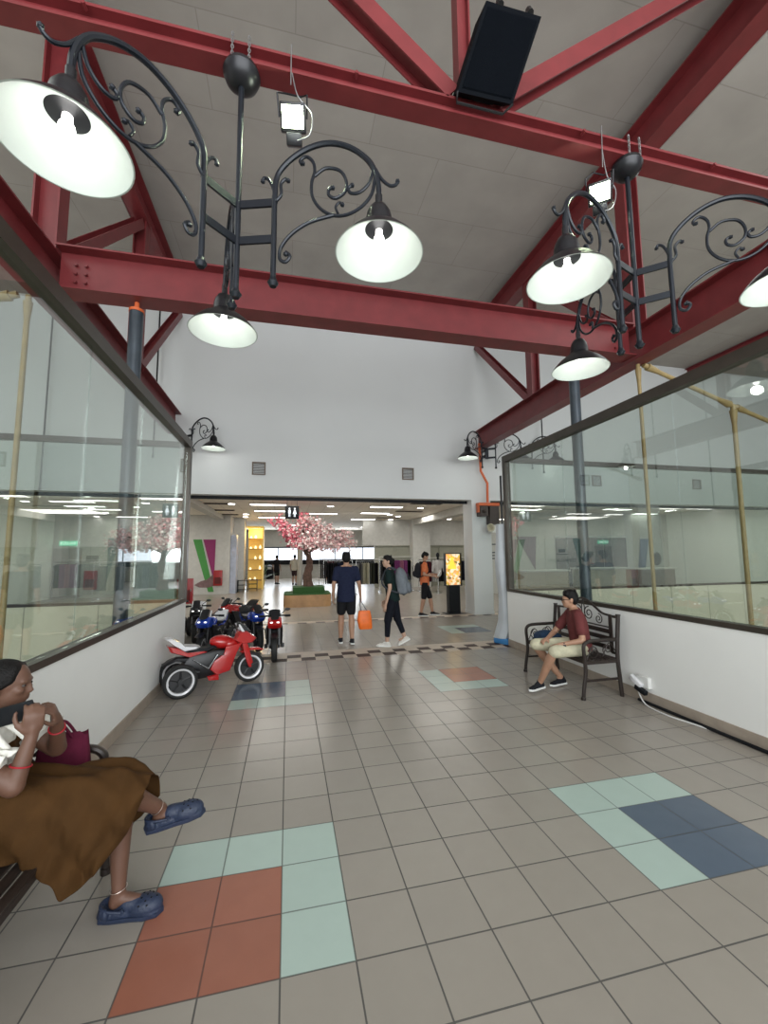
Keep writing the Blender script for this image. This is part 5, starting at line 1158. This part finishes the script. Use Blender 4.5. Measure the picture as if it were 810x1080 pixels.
# mannequin bust among the racks
t = empty('mannequin', (6.05, 16.3, 0), 'dark headed mannequin in pale jacket among the racks', 'mannequin')
m = MB(); m.ell((6.05, 16.3, 1.56), (0.08, 0.09, 0.11)); m.cap((6.05, 16.3, 1.36), (6.05, 16.3, 1.5), 0.05, 0.045); remesh(m.build('head', M_black, t), 0.012)
m = MB(); m.ell((6.05, 16.3, 1.15), (0.20, 0.13, 0.24)); m.cap((6.05, 16.3, 0.8), (6.05, 16.3, 1.15), 0.15, 0.16); [m.cap((6.05 + s * 0.18, 16.3, 1.30), (6.05 + s * 0.25, 16.25, 0.9), 0.06, 0.045) for s in (-1, 1)]; remesh(m.build('jacket', cloth('pale_jacket', (0.45, 0.43, 0.42)), t), 0.014)
m = MB(); m.cyl((6.05, 16.3, 0.02), (6.05, 16.3, 0.7), 0.02); m.cyl((6.05, 16.3, 0.0), (6.05, 16.3, 0.02), 0.18); m.build('stand', M_chrome, t)

# white wall graphic, fire cabinets, notices
M_green = mat('graphic_green', (0.06, 0.27, 0.055), 0.6, var=0.04); M_mag = mat('graphic_magenta', (0.26, 0.02, 0.12), 0.6, var=0.04); M_hand = mat('graphic_brown', (0.20, 0.12, 0.12), 0.6, var=0.3, scale=5)
t = empty('wall_graphic', (-3.5, 18.78, 1.2), 'white wall graphic of green and magenta stripes with a hand', 'wall graphic')
y = 18.795
def flat(pts, m_, nm, dy, par):
    m = MB(); m.prism([(p[0], y - dy, p[1]) for p in pts], (0, 0.004, 0)); m.build(nm, m_, par, False)
flat([(-3.90, 2.30), (-3.56, 2.30), (-3.02, 0.10), (-3.24, 0.10)], M_green, 'green_stripe', 0.006, t)
flat([(-3.50, 2.30), (-3.00, 2.30), (-3.02, 0.80), (-3.10, 0.80)], M_mag, 'magenta_stripe', 0.008, t)
flat([(-3.80, 0.40), (-3.55, 0.55), (-3.30, 0.62), (-3.10, 0.80), (-3.04, 0.80), (-3.04, 0.35), (-3.25, 0.28), (-3.60, 0.30)], M_hand, 'hand_picture', 0.012, t)
M_firered = mat('fire_red', (0.33, 0.012, 0.015), 0.4)
def fire_cab(x, z0, z1, w_, y_, label):
    t = empty('fire_cabinet', (x, y_, z0), label, 'fire cabinet'); m = MB(); m.bbox((x - w_ / 2, y_ - 0.12, z0), (x + w_ / 2, y_, z1), 0.006); m.build('case', M_firered, t)
    m = MB(); m.bbox((x - w_ * 0.36, y_ - 0.127, z0 + (z1 - z0) * 0.12), (x + w_ * 0.36, y_ - 0.121, z1 - (z1 - z0) * 0.45)); m.build('glass_panel', mat('cabinet_glass', (0.12, 0.02, 0.02), 0.2), t, False)
    m = MB(); m.bbox((x + w_ * 0.38, y_ - 0.14, (z0 + z1) / 2), (x + w_ * 0.42, y_ - 0.121, (z0 + z1) / 2 + 0.06)); m.build('handle', M_chrome, t, False)
fire_cab(-2.86, 0.36, 1.0, 0.34, 18.79, 'red fire hose cabinet on white wall beside the magenta stripe graphic')
fire_cab(-7.6, 0.32, 1.06, 0.44, 18.79, 'red fire hose cabinet seen through left glass wall')
fire_cab(-2.32, 0.52, 1.10, 0.34, 10.62, 'narrow red fire cabinet at left end of the glass wall')
t = empty('wall_notice', (-7.6, 18.78, 1.55), 'small dark notice above the red cabinet behind left glass', 'notice')
m = MB(); m.bbox((-7.82, 18.77, 1.45), (-7.38, 18.795, 1.66)); m.build('notice_panel', mat('notice_grey', (0.10, 0.11, 0.10), 0.6), t, False)
t = empty('service_door', (-8.45, 18.79, 0), 'grey double door seen through the left glass wall', 'door')
m = MB(); m.bbox((-8.95, 18.74, 0.002), (-8.46, 18.795, 1.95)); m.build('door_leaf', mat('door_grey', (0.22, 0.20, 0.19), 0.5), t, False)
m = MB(); m.bbox((-8.45, 18.74, 0.002), (-7.98, 18.795, 1.95)); m.build('door_leaf', MATS['door_grey'], t, False)
m = MB(); m.cyl((-8.50, 18.71, 0.9), (-8.50, 18.71, 1.2), 0.012); m.build('pull_handle', M_chrome, t)
t = empty('exit_sign', (-8.45, 18.75, 2.1), 'lit green exit sign above the grey door behind left glass', 'sign')
m = MB(); m.bbox((-8.75, 18.72, 2.06), (-8.15, 18.78, 2.24)); m.build('light_box', mat('exit_green', (0.1, 0.5, 0.3), 0.4, emit=(0.12, 0.75, 0.45), es=0.8), t, False)
text_mesh('KELUAR', 0.15, mat('exit_white', (0.9, 1, 0.95), 0.4, emit=(0.9, 1, 0.95), es=1.0), t, 'lettering', (-8.45, 18.715, 2.15), PI / 2, 0)
t = empty('opening_board', (-6.0, 18.79, 1.2), 'large pale board reading COMING SOON behind left glass wall', 'board')
m = MB(); m.bbox((-7.05, 18.76, 0.05), (-5.0, 18.795, 2.34)); m.build('board_panel', mat('board_white', (0.50, 0.50, 0.47), 0.7), t, False)
text_mesh('COMING SOON', 0.23, mat('board_ink', (0.06, 0.07, 0.08), 0.6), t, 'lettering', (-5.95, 18.755, 1.20), PI / 2, 0)
m = MB(); m.bbox((-6.15, 18.752, 1.62), (-5.75, 18.758, 1.80)); m.bbox((-6.3, 18.752, 1.50), (-5.6, 18.758, 1.54)); m.build('emblem', MATS['board_ink'], t, False)
m = MB(); m.prism([(-7.05, 18.75, 2.34), (-6.6, 18.75, 2.34), (-7.05, 18.75, 0.6)], (0, 0.006, 0)); m.build('teal_triangle', mat('teal_panel', (0.07, 0.16, 0.16), 0.6), t, False)
m = MB(); m.bbox((-2.42, 19.9, 0.002), (-1.95, 20.6, 3.335)); struct(m, 'wall_pilaster_store', M_storewall)
# silver pilaster edge, yellow lit display, plants, bin
m = MB(); m.bbox((-2.41, 18.9, 0.002), (-2.17, 19.6, 2.5)); tag(m.build('display_panel', mat('silver_blue_panel', (0.42, 0.45, 0.55), 0.3, var=0.2, scale=4), None, False), 'tall silvery panel at end of the white graphic wall', 'panel')
t = empty('warm_display', (-1.75, 21.0, 0), 'tall yellow lit display alcove of small goods on the left', 'display')
m = MB(); m.bbox((-1.90, 21.4, 0.0), (-1.15, 21.5, 3.0)); m.bbox((-1.92, 20.5, 2.9), (-1.15, 21.4, 3.0)); m.bbox((-1.2, 20.6, 0.0), (-1.15, 21.4, 2.9)); m.build('alcove', mat('alcove_warm_glow', (0.75, 0.55, 0.18), 0.6, emit=(1.0, 0.62, 0.12), es=0.12), t, False)  # warm display light put into the alcove walls as a faint glow
for i in range(5):
    z = 0.4 + i * 0.5
    m = MB(); m.bbox((-1.88, 20.9, z), (-1.2, 21.4, z + 0.03)); m.build('shelf', M_wood, t, False)
M_goodw = mat('lit_goods', (0.8, 0.7, 0.5), 0.5, emit=(1, 0.85, 0.5), es=0.9)  # display light on the jars put into their material as glow
for i in range(5):
    for j in range(3):
        if (i + j) % 4 == 2: continue
        z = 0.43 + i * 0.5; x = -1.76 + j * 0.22; h = 0.10 + 0.04 * ((i * 3 + j) % 3)
        m = MB(); m.lathe([(0.03, 0), (0.055, 0.02), (0.05, h * 0.6), (0.025, h * 0.8), (0.03, h)], (x, 21.05, z), 12); tag(m.build('bottle', M_goodw), 'small warm lit jar standing in the yellow lit display', 'jar', 'jars in the yellow lit display')
l = bpy.data.lights.new('display_lamp', 'POINT'); l.energy = 30; l.color = (1, 0.72, 0.3); l.shadow_soft_size = 0.2; o = bpy.data.objects.new('display_lamp', l); COL.objects.link(o); o.location = (-1.5, 20.9, 2.6)
t = empty('potted_plant', (-1.35, 22.5, 0), 'leafy green potted plant beside the yellow lit display', 'plant')
m = MB(); m.lathe([(0.16, 0), (0.22, 0.35), (0.19, 0.35), (0.15, 0.3)], (-1.35, 22.5, 0.0), 20); m.build('pot', mat('yellow_pot', (0.5, 0.38, 0.06), 0.5), t)
m = MB()
for i in range(60):
    a = random.uniform(0, 2 * PI); e = random.uniform(0.2, 1.4); L = random.uniform(0.4, 1.1); d = V((math.cos(a) * math.cos(e), math.sin(a) * math.cos(e), math.sin(e))); b0_ = V((-1.35, 22.5, 0.35)); s = d.cross(V((0, 0, 1))).normalized() * 0.05; p1 = b0_ + d * L * 0.6; p2 = b0_ + d * L - V((0, 0, 0.1))
    m.prism([b0_, p1 + s, p2, p1 - s], d.cross(s).normalized() * 0.004)
m.build('leaves', mat('plant_leaf', (0.05, 0.12, 0.03), 0.5, var=0.3), t, False)
t = empty('litter_bin', (-1.20, 29.2, 0), 'black litter bin standing below the far window', 'bin')
m = MB(); m.lathe([(0.22, 0.0), (0.27, 0.05), (0.28, 0.8), (0.2, 0.9), (0.05, 0.95)], (-1.20, 29.2, 0.0), 20); m.build('bin_body', M_black, t); m = MB(); m.bbox((-1.34, 28.9, 0.66), (-1.06, 28.93, 0.8)); m.build('flap', M_storewall, t, False)
# low shelves near the silvery panel
for i, (x, y_) in enumerate(((-1.95, 19.5), (-1.55, 20.0))):
    t = empty('floor_shelf', (x, y_, 0), ('low black shelf unit standing beside the silvery panel', 'low black shelf unit before the yellow lit display')[i], 'shelf unit')
    for z in (0.1, 0.3, 0.5): m = MB(); m.bbox((x - 0.2, y_ - 0.15, z), (x + 0.2, y_ + 0.15, z + 0.02)); m.build('shelf', M_black, t, False)
    for sx in (-0.19, 0.19): m = MB(); m.bbox((x + sx - 0.01, y_ - 0.15, 0), (x + sx + 0.01, y_ + 0.15, 0.52)); m.build('side_panel', M_black, t, False)

# ceiling lights of the store
M_lit = mat('ceiling_light_glow', (1, 1, 1), 0.4, emit=(1, 0.99, 0.95), es=7); M_lit2 = mat('panel_light_glow', (1, 1, 1), 0.4, emit=(1, 0.99, 0.95), es=3.5)
def downlight():
    t = empty('downlight', (0, 0, 3.34), 'round white downlight recessed in the store ceiling', 'ceiling light', 'round downlights in the store ceiling')
    m = MB(); m.lathe([(0.15, 0), (0.15, -0.012), (0.115, -0.012), (0.11, -0.001)], (0, 0, 3.339), 24); m.build('trim_ring', M_storewall, t)
    m = MB(); m.cyl((0, 0, 3.322), (0, 0, 3.33), 0.112, seg=24); m.build('lens', M_lit, t); return t
def striplight():
    t = empty('strip_light', (0, 0, 3.34), 'long slim strip light recessed in the store ceiling', 'ceiling light', 'strip lights in the store ceiling')
    m = MB(); m.bbox((-0.62, -0.17, 3.315), (0.62, 0.17, 3.338)); m.build('housing', M_storewall, t, False)
    m = MB(); m.bbox((-0.58, -0.13, 3.306), (0.58, 0.13, 3.3145)); m.build('tube_panel', M_lit2, t, False); return t
d0 = downlight(); s0 = striplight(); ff = True
for (x, y_) in ((-1.86, 14.46), (-1.74, 18.1), (-2.2, 18.3), (-1.88, 19.4), (-2.1, 26.6), (-2.1, 28.5), (1.45, 14.65), (4.62, 26.0), (4.32, 17.5), (4.81, 14.7), (4.89, 17.64 + .6), (4.98, 20.0), (7.85, 19.4), (7.82, 17.0), (1.4, 20.5), (-7.89, 14.0), (-6.8, 16.5), (-4.5, 17.2), (-7.0, 18.2), (9.6, 15.6), (10.7, 17.8), (12.6, 13.8), (14.8, 16.4), (11.2, 13.0), (15.6, 14.2), (-5.6, 13.2)):
    o = d0 if ff else copy_tree(d0); ff = False; o.location = (x, y_, 3.34)
ff = True
for (x, y_) in ((-0.67, 14.4), (-0.69, 16.5), (-0.73, 19.4), (1.41, 17.3), (1.93, 12.62), (3.51, 16.8), (3.56, 19.9), (3.45, 14.5), (3.89, 27.0), (0.0, 24.5), (-5.68, 14.1), (-4.7, 15.8), (-6.7, 15.8), (-8.3, 13.2), (9.1, 14.6), (12.4, 16.9), (12.8, 13.9), (10.9, 19.0), (15.6, 15.4), (14.4, 18.6)):
    o = s0 if ff else copy_tree(s0); ff = False; o.location = (x, y_, 3.34)
v0 = None
for (x, y_) in ((-2.5, 14.43), (-2.56, 16.54), (-2.62, 18.3), (4.6, 13.4), (4.75, 16.0), (4.6, 19.0)):
    if v0 is None:
        v0 = empty('ceiling_vent', (0, 0, 3.34), 'dark slotted air vent in the store ceiling', 'vent', 'air vents in the store ceiling')
        m = MB(); m.bbox((-0.55, -0.14, 3.32), (0.55, 0.14, 3.338)); m.build('vent_frame', MATS['vent_frame'], v0, False)
        for k in range(4): m = MB(); m.bbox((-0.52, -0.11 + k * 0.06, 3.312), (0.52, -0.09 + k * 0.06, 3.3195)); m.build('slat', M_black, v0, False)
        o = v0
    else: o = copy_tree(v0)
    o.location = (x, y_, 3.34)
# shopfront and counters behind the right court
m = MB(); m.bbox((9.0, 15.6, 0.002), (17, 15.75, 3.335)); struct(m, 'wall_shop', M_storewall)
t = empty('shopfront', (12.9, 15.55, 0), 'dark glass shopfront doors seen through right glass wall', 'shopfront')
for x in (11.1, 12.3, 13.5): m = MB(); m.bbox((x, 15.53, 0.02), (x + 1.14, 15.57, 2.25)); m.build('door_leaf', mat('dark_shop_glass', (0.03, 0.035, 0.04), 0.12), t, False)
m = MB(); m.bbox((11.05, 15.5, 2.25), (14.7, 15.59, 2.34)); m.build('door_header', M_chrome, t, False)
for x0, x1, y_, h, c, lb in ((8.2, 9.9, 13.2, 0.95, (0.34, 0.26, 0.16), 'pale wooden counter seen through right glass near frame end'), (10.5, 12.6, 13.2, 1.0, (0.44, 0.38, 0.28), 'long cream topped counter seen through right glass wall'), (13.0, 14.6, 13.2, 0.95, (0.16, 0.12, 0.10), 'brown counter seen through right glass wall beside the yellow strut')):
    t = empty('counter', ((x0 + x1) / 2, y_, 0), lb, 'counter')
    m = MB(); m.bbox((x0, y_, 0.05), (x1, y_ + 0.6, h)); m.build('cabinet', mat('counter_%d' % int(x0), c, 0.5), t, False); m = MB(); m.bbox((x0 - 0.05, y_ - 0.05, h), (x1 + 0.05, y_ + 0.65, h + 0.05)); m.build('top', M_storewall, t, False)
    m = MB(); m.bbox((x0 + 0.05, y_ + 0.02, 0), (x1 - 0.05, y_ + 0.55, 0.05)); m.build('plinth', M_black, t, False)
t = empty('partition', (8.3, 15.4, 0), 'pale printed partition panel behind right glass near frame end', 'partition')
m = MB(); m.bbox((7.6, 15.4, 0.002), (9.0, 15.5, 2.9)); m.build('panel', MATS['board_white'], t, False)
m = MB()
for z in (1.95, 1.62, 1.50, 1.38): m.bbox((7.9 + (0.1 if z > 1.9 else 0), 15.392, z), (8.7 - (0.1 if z > 1.9 else 0), 15.399, z + 0.05))
m.build('printed_lines', MATS['board_ink'], t, False)
t = empty('wall_graphic', (9.8, 15.58, 1.5), 'purple triangle graphic on shop wall behind right glass', 'wall graphic')
m = MB(); m.prism([(9.3, 15.58, 2.3), (10.2, 15.58, 2.3), (10.1, 15.58, 0.9)], (0, 0.01, 0)); m.build('triangle', mat('dull_purple', (0.14, 0.07, 0.12), 0.6), t, False)
t = empty('wall_graphic', (15.6, 15.58, 1.3), 'blue figure graphic on shop wall behind right glass', 'wall graphic')
m = MB(); m.prism([(15.2, 15.58, 0.4), (15.55, 15.58, 0.4), (15.9, 15.58, 2.2), (15.45, 15.58, 2.2)], (0, 0.01, 0)); m.build('blue_stripe', mat('dull_blue', (0.04, 0.10, 0.22), 0.6), t, False)
m = MB(); m.ell((16.3, 15.585, 1.3), (0.25, 0.01, 0.30)); m.build('dark_spot', M_black, t)
# cable and socket at right wall foot
t = empty('power_adaptor', (3.78, 3.95, 0.1), 'white power adaptor on black socket at foot of right wall', 'adaptor')
m = MB(); m.bbox((3.80, 3.86, 0.16), (3.848, 4.02, 0.28), 0.006); m.build('socket', mat('socket_white', (0.7, 0.7, 0.68), 0.5), t); m = MB(); m.box((3.78, 4.0, 0.21), (0.05, 0.16, 0.06), Matrix.Rotation(0.5, 3, 'X'), 0.01); m.build('plug', M_rwhite, t); m = MB(); m.box((3.77, 3.93, 0.14), (0.05, 0.14, 0.05), Matrix.Rotation(0.3, 3, 'X'), 0.008); m.build('black_plug', M_black, t)
m = MB(); m.tube(smooth_path([(3.77, 3.97, 0.12), (3.74, 3.85, 0.02), (3.72, 3.6, 0.008), (3.77, 3.35, 0.008), (3.80, 3.2, 0.008)], 5), 0.007, 8); tag(m.build('white_cable', MATS['socket_white']), 'white cable trailing along floor from the wall adaptor', 'cable')
m = MB(); m.tube([(3.80, y_, 0.018) for y_ in (4.0, 3.0, 1.5, -3.5)], 0.016, 8); tag(m.build('black_cable', M_black), 'thick black cable laid along the foot of right wall', 'cable')
